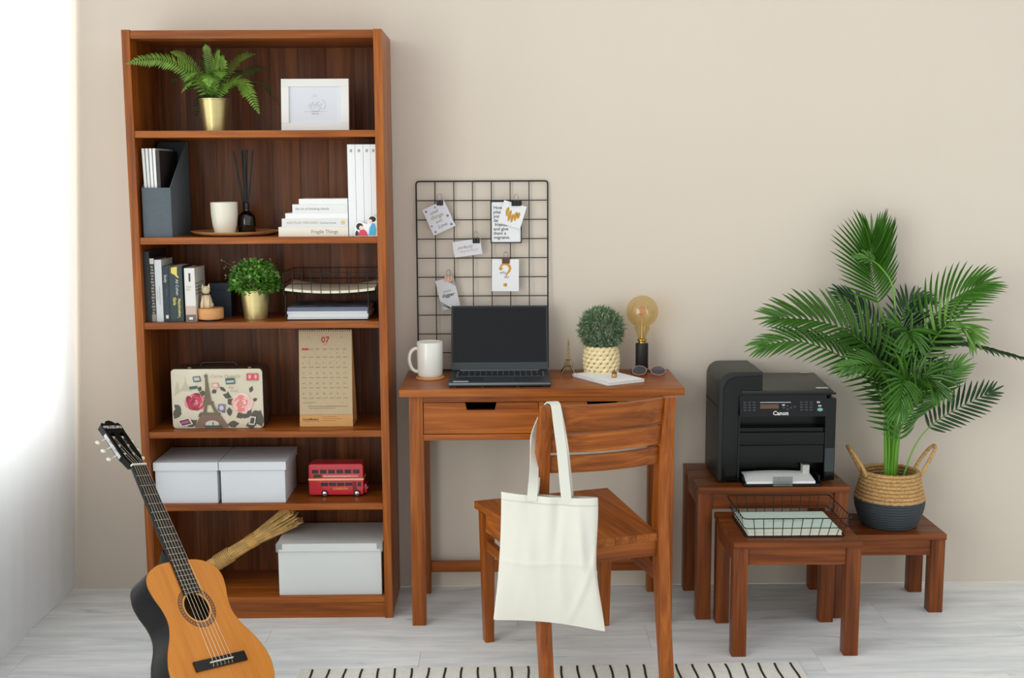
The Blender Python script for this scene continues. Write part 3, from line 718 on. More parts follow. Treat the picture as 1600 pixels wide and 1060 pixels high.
cut('coat', [(8, 3), (30, 3), (32, 20), (28, 40), (20, 42), (11, 26)], -0.2882, mat('coat_blue', (78, 168, 200), 0.7), 0.738)

# --- third shelf: books, cat, boxes, plant, wire rack
z3 = SH[2]
def book_up(label, x0, x1, h, col, depth=0.13, yf=-0.272, lean=0.0, pages=PAGES, name='book', rough=0.5):
    t = thing(name, label, 'book', group='books standing on the third shelf', matrix=Matrix.Translation(((x0 + x1) / 2, yf, z3 + 0.0003)) @ Matrix.Rotation(lean, 4, 'Y'))
    w = (x1 - x0) / 2; c = 0.0014
    B().box(-w + c + 0.0001, w - c - 0.0001, 0.002, depth - 0.002, 0.002, h - 0.002).part('pages', pages, t, world=False)
    b = B(); b.box(-w, -w + c, 0.0013, depth, 0, h); b.box(w - c, w, 0.0013, depth, 0, h); b.box(-w, w, 0, 0.0012, 0, h)
    b.part('cover', mat('cover_%d_%d_%d' % col, col, rough), t, world=False)
    return t
def spine(t, s, sz, m, zt, dx=0.0, **k):
    text(s, sz, m, t, T(dx - sz * 0.32, -0.0003, zt) @ FACE @ RZ_(-PI / 2), world=False, **k)
CRW = mat('cream_ink', (222, 222, 214), 0.7)
book_up('black book at the dark end of the third shelf', 0.0270, 0.0450, 0.225, (28, 28, 32), 0.20)
t = book_up('black and white patterned slim book between a black and a grey book', 0.0462, 0.0602, 0.203, (48, 46, 46))
b = B()
for k in range(16):
    z = 0.026 + k * 0.0098; b.box(-0.0042 + 0.0015 * math.sin(k * 2.3), 0.0042 - 0.0014 * math.cos(k * 1.7), -0.0005, -0.0002, z, z + 0.0055)
b.part('print', mat('grey_print', (150, 146, 140), 0.7), t, world=False)
B().box(-0.0067, 0.0067, -0.0005, -0.0002, 0.185, 0.2025).part('print', mat('light_print', (206, 204, 196), 0.7), t, world=False)
B().box(-0.0067, 0.0067, -0.0005, -0.0002, 0.001, 0.024).part('print', mat('grey_print', (150, 146, 140), 0.7), t, world=False)
t = book_up('tall pale grey book on the third shelf', 0.0614, 0.0832, 0.198, (208, 212, 212))
spine(t, 'a quiet journey through', 0.0062, GREYINK, 0.115, 0.003); spine(t, 'notes on home', 0.005, GREYINK, 0.10, -0.004)
t = book_up('slim navy paperback between the pale grey book and the dark teal novel', 0.0844, 0.1042, 0.177, (36, 48, 58))
spine(t, 'Emily', 0.0115, CRW, 0.150); spine(t, 'Stories', 0.0085, mat('dim_ink', (110, 116, 112), 0.7), 0.106, 0.003)
B().box(-0.003, 0.005, -0.0005, -0.0002, 0.010, 0.021).part('print', CRW, t, world=False)
t = book_up('thick dark teal novel with yellow lettering on its spine', 0.1054, 0.1478, 0.178, (44, 60, 64))
YEL = mat('yellow_ink', (226, 206, 92), 0.6)
B().prism([(-0.013, 0.173), (0.006, 0.176), (0.005, 0.150), (0.012, 0.140), (0.004, 0.142), (-0.003, 0.150), (-0.014, 0.156)], 1, -0.0006, -0.0002).part('print', YEL, t, world=False)
spine(t, 'Ali Cohen', 0.0125, CRW, 0.136, 0.004); spine(t, 'Matchmaker', 0.0118, YEL, 0.074, 0.009, bold=0.0003); spine(t, 'Girls', 0.0130, YEL, 0.078, -0.006, bold=0.0003)
spine(t, 'V', 0.0085, CRW, 0.016, 0.003)
t = book_up('thick white novel at the end of the standing books', 0.1545, 0.1875, 0.171, (226, 222, 214))
B().box(-0.0028, 0.0028, -0.0005, -0.0002, 0.128, 0.155).part('print', mat('dark_olive_ink', (70, 72, 58), 0.7), t, world=False)
text('THE\nSEA', 0.0085, mat('dim_ink2', (168, 166, 160), 0.8), t, T(-0.012, -0.0004, 0.108) @ FACE, world=False)
B().box(-0.0160, 0.0160, -0.0005, -0.0002, 0.001, 0.022).part('print', mat('taupe_print', (124, 108, 100), 0.7), t, world=False)
B().box(-0.0160, 0.0160, -0.0005, -0.0002, 0.0222, 0.050).part('print', mat('rose_print', (206, 180, 164), 0.7), t, world=False)
B().box(-0.006, 0.006, -0.0009, -0.0006, 0.006, 0.014).part('print', mat('white_print', (236, 234, 230), 0.7), t, world=False)
b = B()
for k in range(4):
    for j in range(5):
        b.box(0.0167, 0.0169, 0.006 + j * 0.022, 0.006 + j * 0.022 + 0.016, 0.085 + k * 0.011, 0.091 + k * 0.011)
b.part('print', mat('dim_ink3', (150, 146, 138), 0.8), t, world=False)

cat = thing('cat_figurine', 'small cream cat figurine sitting on a round wooden music box', 'figurine', (0.225, -0.235, z3))
BEECH = wood('beech', (222, 168, 112), (210, 152, 96), (196, 136, 84), 0, rough=0.5, coat=0.0)
B().lathe([(0, z3), (0.026, z3), (0.026, z3 + 0.005), (0, z3 + 0.005)], 0.225, -0.235, 32).part('foot', BLACK, cat, smooth=True)
B().lathe([(0, z3 + 0.005), (0.040, z3 + 0.005), (0.0412, z3 + 0.0065), (0.0412, z3 + 0.038), (0.040, z3 + 0.040), (0, z3 + 0.040)], 0.225, -0.235, 48).part('music_box', BEECH, cat, smooth=True)
CATW = mat('cat_wood', (226, 206, 170), 0.55, vary=0.05, scale=60)
kz = z3 + 0.040; kx, ky = 0.214, -0.240
bb = B()
bb.lathe([(0, kz), (0.0185, kz), (0.0195, kz + 0.008), (0.0175, kz + 0.022), (0.0125, kz + 0.040), (0.0095, kz + 0.048), (0, kz + 0.052)], kx, ky + 0.004, 20)
for s in (-1, 1): bb.tube([(kx + s * 0.0085, ky - 0.006, kz + 0.040), (kx + s * 0.0098, ky - 0.0155, kz + 0.020), (kx + s * 0.010, ky - 0.0175, kz + 0.002)], [0.0050, 0.0048, 0.0056], 10)
for s in (-1, 1): bb.ball((kx + s * 0.0135, ky + 0.004, kz + 0.009), 0.0085, 0.0135, 0.010)
bb.part('cat_body', CATW, cat, smooth='all')
bb = B(); bb.ball((kx, ky - 0.002, kz + 0.0585), 0.0138, 0.0128, 0.0130, 16, 10)
for s in (-1, 1):
    e = [(kx + s * 0.004, ky - 0.003, kz + 0.068), (kx + s * 0.0135, ky - 0.003, kz + 0.064), (kx + s * 0.008, ky + 0.004, kz + 0.066)]
    v = [bb.bm.verts.new(p) for p in e] + [bb.bm.verts.new((kx + s * 0.0112, ky - 0.002, kz + 0.0795))]
    for f in ((0, 1, 3), (1, 2, 3), (2, 0, 3), (0, 2, 1)): bb.bm.faces.new([v[i] for i in f])
bb.ball((kx, ky - 0.0140, kz + 0.0555), 0.0045, 0.003, 0.0032)
bb.part('cat_head', CATW, cat, smooth=True)
bb = B()
for s in (-1, 1): bb.ball((kx + s * 0.0052, ky - 0.0138, kz + 0.0610), 0.0011, 0.0006, 0.0013, 8, 6)
bb.ball((kx, ky - 0.0168, kz + 0.0567), 0.0010, 0.0005, 0.0007, 8, 6)
bb.part('face_marks', INK, cat)
B().tube([(kx + 0.0112 * math.cos(a), ky + 0.001 + 0.0112 * math.sin(a), kz + 0.0465 - 0.002 * (math.sin(a) < 0)) for a in [2 * PI * i / 20 for i in range(20)]], 0.0017, 6, closed=True).part('collar', mat('dark_collar2', (52, 42, 40), 0.6), cat)

nb2 = thing('gift_box', 'small dark navy lidded box behind the cat figurine', 'box', (0.245, -0.115, z3))
NAVY = mat('navy_card', (38, 50, 62), 0.6)
box('box_body', NAVY, nb2, 0.205, 0.272, -0.145, -0.080, z3, z3 + 0.088, 0.0006)
box('lid', NAVY, nb2, 0.203, 0.274, -0.147, -0.078, z3 + 0.0885, z3 + 0.112, 0.0008)

LEAF1 = mat('leaf_green', (82, 138, 44), 0.45, vary=0.45, scale=30)
LEAF2 = mat('leaf_light_green', (146, 184, 96), 0.5, vary=0.3, scale=30)
def small_leaf(b, p, d, ln, w):
    up = Vector((random.gauss(0, .5), random.gauss(0, .5), 1)); s = d.cross(up).normalized(); nn = s.cross(d)
    q = [p, p + d * ln * .5 - s * w / 2 + nn * w * .12, p + d * ln, p + d * ln * .5 + s * w / 2 + nn * w * .12]
    b.flat(q)
gp = thing('potted_herb', 'bushy green plant with tiny leaves in a gold pot on the third shelf', 'plant', (0.364, -0.20, z3))
pot(gp, 0.364, -0.20, z3, 0.0375, 0.0465, 0.094, GOLD)
def bush(root, cx, cy, z0, rx, ry, rz, n, ln, w, m1, m2, spill=0.0, frac=0.75):
    b1, b2 = B(), B()
    for i in range(n):
        while True:
            q = Vector((random.uniform(-1, 1), random.uniform(-1, 1), random.uniform(-0.35, 1)))
            if 0.25 < q.length < 1: break
        q = q.normalized() * (q.length ** 0.5) * (1 + spill * random.random() ** 4)
        p = Vector((cx + q.x * rx, cy + q.y * ry, z0 + q.z * rz))
        p += Vector((noise.noise(p * 45), noise.noise(p * 45 + Vector((9, 0, 0))), noise.noise(p * 45 + Vector((0, 9, 0))))) * 0.008
        d = (Vector((q.x, q.y, q.z + 0.35)) + Vector((random.gauss(0, .45), random.gauss(0, .45), random.gauss(0, .45)))).normalized()
        small_leaf(b1 if random.random() < frac else b2, p, d, ln * random.uniform(.7, 1.2), w * random.uniform(.8, 1.2))
    b1.part('foliage', m1, root, kind='stuff'); b2.part('foliage', m2, root, kind='stuff')
bush(gp, 0.364, -0.20, z3 + 0.118, 0.076, 0.070, 0.066, 1900, 0.0145, 0.0105, LEAF1, LEAF2, 0.12, 0.8)
b = B(); bl = B()
for i in range(26):
    a = random.uniform(0, 2 * PI); e = random.uniform(0.1, 1.2); d = Vector((math.cos(a) * math.cos(e), math.sin(a) * math.cos(e), math.sin(e)))
    if i < 10: d = Vector((-0.85 + random.uniform(-.2, .3), random.uniform(-.4, .4), 0.35 + random.uniform(-.2, .5)))
    s = Vector((0.364, -0.20, z3 + 0.12)); tip = s + Vector((d.x * 0.098, d.y * 0.075, d.z * 0.085))
    b.tube([s, s.lerp(tip, .6) + Vector((0, 0, .006)), tip], 0.0004, 4)
    for k in range(3):
        small_leaf(bl, tip + Vector((random.gauss(0, .003), random.gauss(0, .003), random.gauss(0, .003))), Vector((random.gauss(0, 1), random.gauss(0, 1), random.gauss(0, 1))).normalized(), 0.006, 0.005)
b.part('stems', mat('stem_green', (98, 118, 62), 0.6), gp, kind='stuff'); bl.part('sprigs', mat('pale_leaf', (176, 190, 140), 0.6), gp, kind='stuff')

# wire rack with a paper on it and magazines below
rk = thing('wire_rack', 'black wire letter rack with two levels on the third shelf', 'rack', (0.612, -0.15, z3))
def wire(root, pts, r=0.0011, name='wire', m=BLACKM): return B().tube(pts, r, 6).part(name, m, root)
xa, xb, ya, yb_ = 0.466, 0.766, -0.262, -0.050
zt0, zt1 = z3 + 0.084, z3 + 0.154
for px, py in ((xa + 0.006, ya), (xb - 0.028, ya), (xa + 0.006, yb_), (xb - 0.028, yb_)):
    wire(rk, [(px, py, z3 + 0.001), (px, py, zt0)], 0.0016, 'leg')
for yy in (ya, yb_): wire(rk, [(xa + 0.006, yy, z3 + 0.0015), (xb - 0.028, yy, z3 + 0.0015)], 0.0014, 'foot_bar')
for zz in (zt0 + 0.034, zt1): 
    for yy in (ya, yb_): wire(rk, [(xa - 0.003, yy, zz), (xb + 0.003, yy, zz)], 0.0013)
    for xx in (xa - 0.003, xb + 0.003): wire(rk, [(xx, ya, zz), (xx, yb_, zz)], 0.0013)
for k in range(11):
    xx = xa + (xb - xa) * k / 10
    wire(rk, [(xx, ya, zt1), (xx, ya + 0.004, zt0), (xx, yb_ - 0.004, zt0), (xx, yb_, zt1)], 0.0012)
for k in range(1, 6):
    yy = ya + (yb_ - ya) * k / 6
    wire(rk, [(xa - 0.003, yy, zt1), (xa, yy, zt0 - 0.002), (xb, yy, zt0 - 0.002), (xb + 0.003, yy, zt1)], 0.0011)
pb = B()
def sheet(u, v, k):
    return (xa + 0.004 + 0.288 * u, ya + 0.007 + 0.197 * v, zt0 + 0.0022 + k + 0.016 * ((2 * u - 1) ** 2) * (0.6 + 0.4 * v) + 0.004 * v)
g1 = pb.grid(lambda u, v: sheet(u, v, 0.008), 20, 6); g0 = pb.grid(lambda u, v: sheet(u, v, 0.0), 20, 6)
a, c = skirt(g1, g0)
for i in range(len(a)): pb.bm.faces.new((a[i], a[(i + 1) % len(a)], c[(i + 1) % len(a)], c[i]))
pb.whole('paper_sheaf', mat('cream_paper', (232, 226, 200), 0.8, vary=0.05, scale=1, stretch=(1, 1, 900)), 'sheaf of cream paper curling up in the wire rack', 'paper', (0.612, -0.15, zt0), smooth=True)
mc = [((96, 104, 122), 'grey-blue covered magazine on top of the pile under the wire rack'), ((206, 214, 222), 'second magazine of the pile under the wire rack'), ((226, 228, 228), 'third magazine of the pile under the wire rack'), ((214, 220, 222), 'lowest magazine of the pile under the wire rack')]
zz = z3 + 0.0033; hs = [0.0125, 0.0085, 0.0095, 0.0068][::-1]
for i, (c, lb) in enumerate(mc[::-1]):
    dx = [0, .002, -.001, .001][i]
    t = book_flat(lb, 0.4755 + dx, 0.7340 + dx, zz, hs[i], c, depth=0.19, yf=-0.256, grp='magazines under the wire rack', name='magazine', pages=PAPER)
    t['category'] = 'magazine'
    if i == 3:
        text('DESIGN AND ROOM', 0.005, GREYINK, t, T(0.55, -0.2564, zz + 0.004) @ FACE)
        b = B()
        for q in range(14):
            u, v = random.random(), random.random()
            b.flat([(0.49 + .2 * u, -.245 + .14 * v, zz + hs[i] + .0002), (0.52 + .2 * u, -.25 + .14 * v, zz + hs[i] + .0002), (0.525 + .2 * u, -.225 + .15 * v, zz + hs[i] + .0002), (0.50 + .2 * u, -.222 + .14 * v, zz + hs[i] + .0002)])
            for f in b.bm.faces: pass
        b.part('print', mat('mag_print', (52, 58, 84), 0.4), t)
    zz += hs[i] + 0.0003

# --- fourth shelf: printed tin case and calendar
z4 = SH[3]
tin = thing('tin_case', 'small tin suitcase printed with roses and a Paris tower on the fourth shelf', 'case', (0.236, -0.185, z4))
TINC = mat('tin_cream', (220, 210, 186), 0.35, vary=0.05, scale=10)
TIND = mat('tin_brown', (76, 58, 46), 0.45, vary=0.4, scale=25)
XA, XB, YF, YB, H4 = 0.090, 0.386, -0.245, -0.135, 0.196
def rrect(x0, x1, z0, z1, r, n=5):
    o = []
    for cx, cz, a in ((x1 - r, z0 + r, -PI / 2), (x1 - r, z1 - r, 0), (x0 + r, z1 - r, PI / 2), (x0 + r, z0 + r, PI)):
        o += [(cx + r * math.cos(a + PI / 2 * k / n), cz + r * math.sin(a + PI / 2 * k / n)) for k in range(n + 1)]
    return o
B().prism(rrect(XA, XB, z4, z4 + H4, 0.012), 1, YF + 0.0052, YB).part('case_body', TIND, tin, smooth=True, bevel=0.001)
lid = B().prism(rrect(XA, XB, z4 + 0.0004, z4 + H4, 0.012), 1, YF, YF + 0.005).part('case_lid', TINC, tin, smooth=True, bevel=0.0015)
hb = B().tube(catmull([(0.175, -0.19, z4 + H4 + 0.001), (0.180, -0.19, z4 + H4 + 0.010), (0.20, -0.19, z4 + H4 + 0.013), (0.27, -0.19, z4 + H4 + 0.013), (0.29, -0.19, z4 + H4 + 0.010), (0.295, -0.19, z4 + H4 + 0.001)], 5), 0.0035, 8).part('handle', mat('dark_handle', (40, 30, 26), 0.5), tin, smooth=True)
for xx in (0.150, 0.345):
    B().box(xx - 0.006, xx + 0.006, YF + 0.006, YF + 0.02, z4 + H4 + 0.0003, z4 + H4 + 0.006).part('clasp', mat('old_brass', (110, 88, 52), 0.4, 0.8), tin, bevel=0.001)
# print on the lid; u, v in units of the lid seen from the front (0..1)
PY = [YF - 0.0002]
def prn(name, polys, m):
    b = B(); PY[0] -= 0.00002
    for poly in polys:
        PY[0] -= 0.00002
        b.bm.faces.new([b.bm.verts.new((XA + (XB - XA) * u, PY[0], z4 + H4 * v)) for u, v in poly])
    return b.part(name, m, lid)
def el(u, v, ru, rv, n=16, a=0.0, wob=0.0, ph=0.0):
    o = []
    for k in range(n):
        t = 2 * PI * k / n; rr = 1 + wob * math.sin(t * 5 + ph)
        x, y = ru * rr * math.cos(t), rv * rr * math.sin(t)
        o.append((u + x * math.cos(a) - y * math.sin(a), v + x * math.sin(a) + y * math.cos(a)))
    return o
def leafp(u, v, L, w, a): return [(u + L * (t * math.cos(a) - s * w * math.sin(a)) * 0.66, v + L * (t * math.sin(a) + s * w * math.cos(a))) for t, s in ((0, 0), (.3, .8), (.6, 1), (1, 0), (.6, -1), (.3, -.8))]
def rct(u0, u1, v0, v1, a=0.0):
    cu, cv = (u0 + u1) / 2, (v0 + v1) / 2
    return [(cu + (u - cu) * math.cos(a) - (v - cv) * math.sin(a), cv + (u - cu) * math.sin(a) + (v - cv) * math.cos(a)) for u, v in ((u0, v0), (u1, v0), (u1, v1), (u0, v1))]
DOL = mat('print_dark_olive', (86, 82, 68), 0.4); BRN = mat('print_brown', (128, 100, 84), 0.4); LTB = mat('print_light_brown', (178, 162, 136), 0.4)
prn('print', [[(0.10, 0.66), (0.20, 0.66), (0.165, 0.78), (0.155, 0.92), (0.15, 0.78)], rct(0.09, 0.23, .63, .66), [(0.03, .55), (.10, .62), (.07, .80), (.04, .68)]], mat('print_pale', (196, 188, 160), 0.4))
LP_ = prn('leaf_print', [leafp(.02, .16, .22, .32, 1.1), leafp(.10, .30, .16, .3, 2.4), leafp(.30, .62, .10, .35, 1.2), leafp(.44, .60, .10, .4, .5), leafp(.38, .58, .12, .4, 2.9), leafp(.28, .20, .14, .35, .4), leafp(.36, .16, .12, .35, .8),
     leafp(.68, .40, .14, .45, 2.4), leafp(.66, .52, .16, .3, 2.8), leafp(.60, .62, .14, .22, 2.5), leafp(.62, .50, .13, .2, 1.6), leafp(.86, .60, .12, .3, 1.2), leafp(.88, .46, .10, .3, .4),
     leafp(.70, .18, .18, .35, .5), leafp(.78, .16, .22, .3, .9), leafp(.86, .20, .18, .32, .5), leafp(.98, .02, .26, .3, 1.9), leafp(.92, .10, .22, .3, 1.2), leafp(.63, .20, .16, .3, 1.6), leafp(.58, .26, .12, .3, 2.3), leafp(.80, .04, .2, .3, .2), leafp(.60, .06, .2, .3, .1), leafp(.16, .03, .2, .3, .6)], DOL); LP_['kind'] = 'stuff'
def rose(cu, cv, ru, rv, tones):
    """petals in rings, each ring a little smaller and turned"""
    rg = random.Random(int(cu * 1000))
    for j in range(8):
        k = 1.0 - 0.12 * j; n = max(3, 8 - j)
        for i in range(n):
            a = 2 * PI * i / n + j * 0.9 + rg.uniform(-.35, .35); d = 0.60 * k * rg.uniform(.75, 1.1)
            pr_ = 0.46 * k * rg.uniform(.75, 1.25); tw = rg.uniform(-.5, .5)
            poly = []
            for q in range(12):
                t = 2 * PI * q / 12; x, y = 1.15 * math.cos(t), 0.6 * math.sin(t)
                x, y = x * math.cos(tw) - y * math.sin(tw), x * math.sin(tw) + y * math.cos(tw)
                poly.append((cu + ru * (d * math.cos(a) + pr_ * (-x * math.sin(a) + y * math.cos(a))), cv + rv * (d * math.sin(a) + pr_ * (x * math.cos(a) + y * math.sin(a)))))
            prn('rose_print', [poly], tones[rg.choice((0, 1, 1, 2, 2, 3)) if j < 6 else rg.choice((0, 3))])
RD_ = [mat('rose_%d' % i, c, 0.4) for i, c in enumerate(((150, 34, 58), (184, 50, 74), (208, 78, 100), (232, 136, 146)))]
PK_ = [mat('pink_%d' % i, c, 0.4) for i, c in enumerate(((226, 150, 142), (240, 194, 184), (232, 130, 122), (246, 214, 204)))]
rose(.26, .44, .125, .18, RD_)
rose(.77, .42, .13, .19, PK_)
prn('tower_print', [[(.375, .90), (.395, .90), (.41, .72), (.435, .46), (.36, .46), (.375, .72)], rct(.345, .46, .40, .46), [(.36, .40), (.39, .40), (.375, .27), (.34, .27)], [(.43, .40), (.46, .40), (.50, .27), (.465, .27)], rct(.31, .53, .225, .27), rct(.368, .402, .86, .91), [(.382, .91), (.388, .91), (.385, .95)]], mat('print_tower', (112, 100, 70), 0.4))
prn('tower_print', [[(.31, .225), (.53, .225), (.62, .02), (.53, .02), (.50, .10), (.45, .135), (.40, .125), (.36, .09), (.34, .02), (.24, .02)]], BRN)
prn('arch_print', [el(.435, .075, .075, .062, 18)], mat('print_sky', (206, 204, 190), 0.4))
prn('arch_print', [rct(.35, .55, .015, .055), el(.445, .085, .008, .03, 8)], mat('print_slate', (78, 84, 84), 0.4))
STP = mat('print_teal', (70, 92, 98), 0.4)
prn('stamp_print', [rct(.245, .325, .79, .88, .12), rct(.20, .29, .67, .715, .15), rct(.60, .70, .75, .85, .1)], STP)
prn('stamp_print', [rct(.255, .315, .81, .865, .12), rct(.61, .69, .775, .81, .1)], mat('print_mist', (186, 196, 186), 0.4))
prn('stamp_print', [rct(.83, .895, .81, .925), rct(.90, .96, .81, .925)], mat('print_crimson', (204, 84, 96), 0.4))
prn('stamp_print', [el(.865, .87, .016, .035, 10), el(.93, .87, .014, .035, 10)], mat('print_blush', (236, 170, 166), 0.4))
prn('stamp_print', [rct(.505, .585, .29, .41, -.08)], mat('print_violet', (128, 114, 152), 0.4)); prn('stamp_print', [el(.545, .35, .024, .04, 12)], mat('print_lilac', (206, 196, 214), 0.4))
prn('stamp_print', [rct(.45, .52, .69, .77, .1)], mat('print_faded_red', (224, 150, 144), 0.4)); prn('stamp_print', [rct(.462, .508, .705, .755, .1)], mat('tin_cream2', (224, 206, 186), 0.4))
prn('stamp_print', [rct(.07, .21, .05, .17, .35)], mat('print_white', (226, 220, 208), 0.4)); prn('stamp_print', [rct(.085, .195, .065, .155, .35)], mat('print_plum', (96, 44, 70), 0.4)); prn('stamp_print', [rct(.095, .185, .09, .13, .35)], mat('print_rosewood', (176, 90, 120), 0.4))
prn('stamp_print', [rct(.845, .91, .06, .20, -.15)], mat('print_white', (226, 220, 208), 0.4)); prn('stamp_print', [rct(.855, .90, .08, .18, -.15)], mat('print_olive2', (74, 74, 60), 0.4))
PY[0] -= 0.0001
text('Carte Postale', 0.0150, LTB, lid, T(XA + 0.128, PY[0], z4 + 0.168) @ FACE, shear=0.2, space=1.15)
text('Rue\n  Emile', 0.0110, LTB, lid, T(XA + 0.185, PY[0], z4 + 0.132) @ FACE, shear=0.4)

cal = thing('desk_calendar', 'brown kraft desk calendar showing month 07 on the fourth shelf', 'calendar', (0.588, -0.19, z4))
KRAFT = mat('kraft_paper', (190, 170, 138), 0.85, vary=0.04, scale=120); KRAFT2 = mat('kraft_base', (206, 156, 96), 0.8, vary=0.03, scale=100)
lean = math.radians(-5.5)
CM = T(0.588, -0.232, z4 + 0.0005) @ Matrix.Rotation(lean, 4, 'X')
def cp(name, b, m, parent=cal, **k):
    b.bm.transform(CM); return b.part(name, m, parent, **k)
cp('front_board', B().box(-0.087, 0.087, 0.0, 0.0016, 0, 0.312), KRAFT2)
bk = B().hexa([(-0.087 + 0.588, -0.118, z4 + 0.0005), (0.087 + 0.588, -0.118, z4 + 0.0005), (0.087 + 0.588, -0.1165, z4 + 0.0005), (-0.087 + 0.588, -0.1165, z4 + 0.0005),
               (-0.087 + 0.588, -0.200, z4 + 0.311), (0.087 + 0.588, -0.200, z4 + 0.311), (0.087 + 0.588, -0.1985, z4 + 0.311), (-0.087 + 0.588, -0.1985, z4 + 0.311)])
bk.part('back_board', KRAFT2, cal)
B().box(0.501, 0.675, -0.2315, -0.117, z4 + 0.0002, z4 + 0.0012).part('base_board', KRAFT2, cal)
pg = cp('page', B().box(-0.086, 0.086, -0.0022, -0.0004, 0.040, 0.318), KRAFT)
cp('page', B().box(-0.0855, 0.0855, -0.0002, -0.00005, 0.041, 0.318), KRAFT)
for k in range(22):
    x = -0.080 + 0.160 * k / 21
    b = B().tube([(x, 0.0005 + 0.0045 * math.cos(a), 0.3155 + 0.0045 * math.sin(a)) for a in [2 * PI * i / 10 for i in range(10)]], 0.0008, 5, closed=True)
    cp('wire_ring', b, mat('dark_ring', (70, 54, 44), 0.4, 0.7))
RED = mat('calendar_red', (176, 58, 52), 0.7); BRI = mat('calendar_brown', (112, 92, 70), 0.8)
def ct(s, sz, m, x, z, **k): text(s, sz, m, pg, CM @ T(x, -0.0025, z) @ FACE, **k)
ct('07', 0.027, RED, 0, 0.276, align='CENTER', bold=0.0008); ct('JULY', 0.006, RED, 0, 0.268, align='CENTER')
ct('06', 0.005, BRI, -0.055, 0.291); ct('08', 0.005, BRI, 0.050, 0.291)
cp('print', B().box(-0.077, -0.055, -0.0026, -0.0023, 0.2515, 0.2575), RED, pg)
for k, d in enumerate(('MON', 'TUE', 'WED', 'THU', 'FRI', 'SAT')): ct(d, 0.0066, BRI, -0.054 + 0.0222 * (k + 0), 0.252)
n = 1
for r in range(6):
    s = ''
    for k in range(7):
        if (r == 0 and k < 4) or n > 31: continue
        ct(str(n), 0.0075, RED if k == 0 else BRI, -0.0765 + 0.0222 * k, 0.240 - 0.0335 * r); n += 1
b = B()
for r in range(5):
    for k in range(7): b.box(-0.0765 + 0.0222 * k, -0.0615 + 0.0222 * k, -0.0026, -0.0023, 0.2275 - 0.0335 * r, 0.2288 - 0.0335 * r)
for z, x0, x1 in ((0.078, -.075, -.035), (0.066, -.06, .07), (0.060, -.055, .03), (0.0665, .0, .04)): b.box(x0, x1, -0.0026, -0.0023, z, z + 0.0012)
cp('print', b, BRI, pg)
text('GratiaMadera', 0.0095, mat('calendar_dark', (96, 66, 40), 0.8), cal, CM @ T(-0.078, -0.0003, 0.021) @ FACE, bold=0.0002)
b = B()
for z, x0, x1 in ((0.017, -.078, -.02), (0.031, -.012, .035), (0.025, -.012, .05), (0.019, -.012, .03)): b.box(x0, x1, -0.0004, -0.0001, z, z + 0.0014)
cp('print', b, mat('calendar_mid', (168, 112, 62), 0.8))

# --- fifth shelf: two grey boxes and a toy bus
z5 = SH[4]
BOXG = mat('pale_grey_card', (222, 227, 231), 0.55, spec=0.3)
def lidded(label, x0, x1, y0, y1, z0, h, lh, group=None, m=BOXG):
    t = thing('storage_box', label, 'box', ((x0 + x1) / 2, (y0 + y1) / 2, z0), group=group)
    o = 0.0045
    box('box_body', m, t, x0 + o, x1 - o, y0 + o, y1 - o, z0, z0 + h - 0.003, 0.001)
    b = B(); b.box(x0, x1, y0, y1, z0 + h - 0.002, z0 + h)
    b.box(x0, x1, y0, y0 + 0.002, z0 + h - lh, z0 + h - 0.0021); b.box(x0, x1, y1 - 0.002, y1, z0 + h - lh, z0 + h - 0.0021)
    b.box(x0, x0 + 0.002, y0 + 0.002, y1 - 0.002, z0 + h - lh, z0 + h - 0.0021); b.box(x1 - 0.002, x1, y0 + 0.002, y1 - 0.002, z0 + h - lh, z0 + h - 0.0021)
    bmesh.ops.remove_doubles(b.bm, verts=b.bm.verts[:], dist=0.0002)
    b.part('lid', m, t)
    return t
lidded('pale grey lidded storage box in the corner of the fifth shelf', 0.030, 0.2395, -0.283, -0.06, z5, 0.137, 0.027, 'grey boxes on the fifth shelf')
lidded('pale grey lidded storage box beside the toy bus', 0.2425, 0.4600, -0.283, -0.06, z5, 0.137, 0.027, 'grey boxes on the fifth shelf')
bus = thing('toy_bus', 'red double-decker toy bus with a cream band on the fifth shelf', 'toy bus', (0.615, -0.18, z5))
BRED = mat('bus_red', (196, 28, 44), 0.25, coat=0.5); BCRM = mat('bus_cream', (240, 200, 140), 0.4); BWIN = mat('bus_window', (34, 14, 18), 0.2)
bx0, bx1, by0, by1, bz = 0.522, 0.703, -0.215, -0.148, z5 + 0.006
B().prism(rrect(bx0, bx1, bz, z5 + 0.112, 0.009), 1, by0, by1).part('bus_body', BRED, bus, smooth=True, bevel=0.004, seg=3)
B().box(bx1 + 0.0002, bx1 + 0.009, by0 + 0.012, by1 - 0.012, bz + 0.004, bz + 0.034).part('bonnet', BRED, bus, bevel=0.003, smooth=True)
def strip(name, m, u0, u1, v0, v1, parent=bus, y=0.0, d=0.0010):
    return B().box(u0, u1, by0 - d + y, by0 - 0.0001 + y, v0, v1).part(name, m, parent, bevel=0.0003)
for k in range(6):
    strip('window', BWIN, bx0 + 0.011 + 0.0272 * k, bx0 + 0.0325 + 0.0272 * k, z5 + 0.080, z5 + 0.0925)
for k in range(4): strip('window', BWIN, bx0 + 0.040 + 0.0268 * k, bx0 + 0.0635 + 0.0268 * k, z5 + 0.0375, z5 + 0.0485)
strip('door', BWIN, bx1 - 0.019, bx1 - 0.008, z5 + 0.036, z5 + 0.050)
strip('door_frame', mat('bus_dark_red', (128, 16, 30), 0.35), bx1 - 0.036, bx1 - 0.023, z5 + 0.016, z5 + 0.052)
B().box(bx0 - 0.0012, bx1 + 0.0012, by0 - 0.0012, by1 + 0.0012, z5 + 0.0565, z5 + 0.0625).part('band', BCRM, bus, bevel=0.0008, smooth=True)
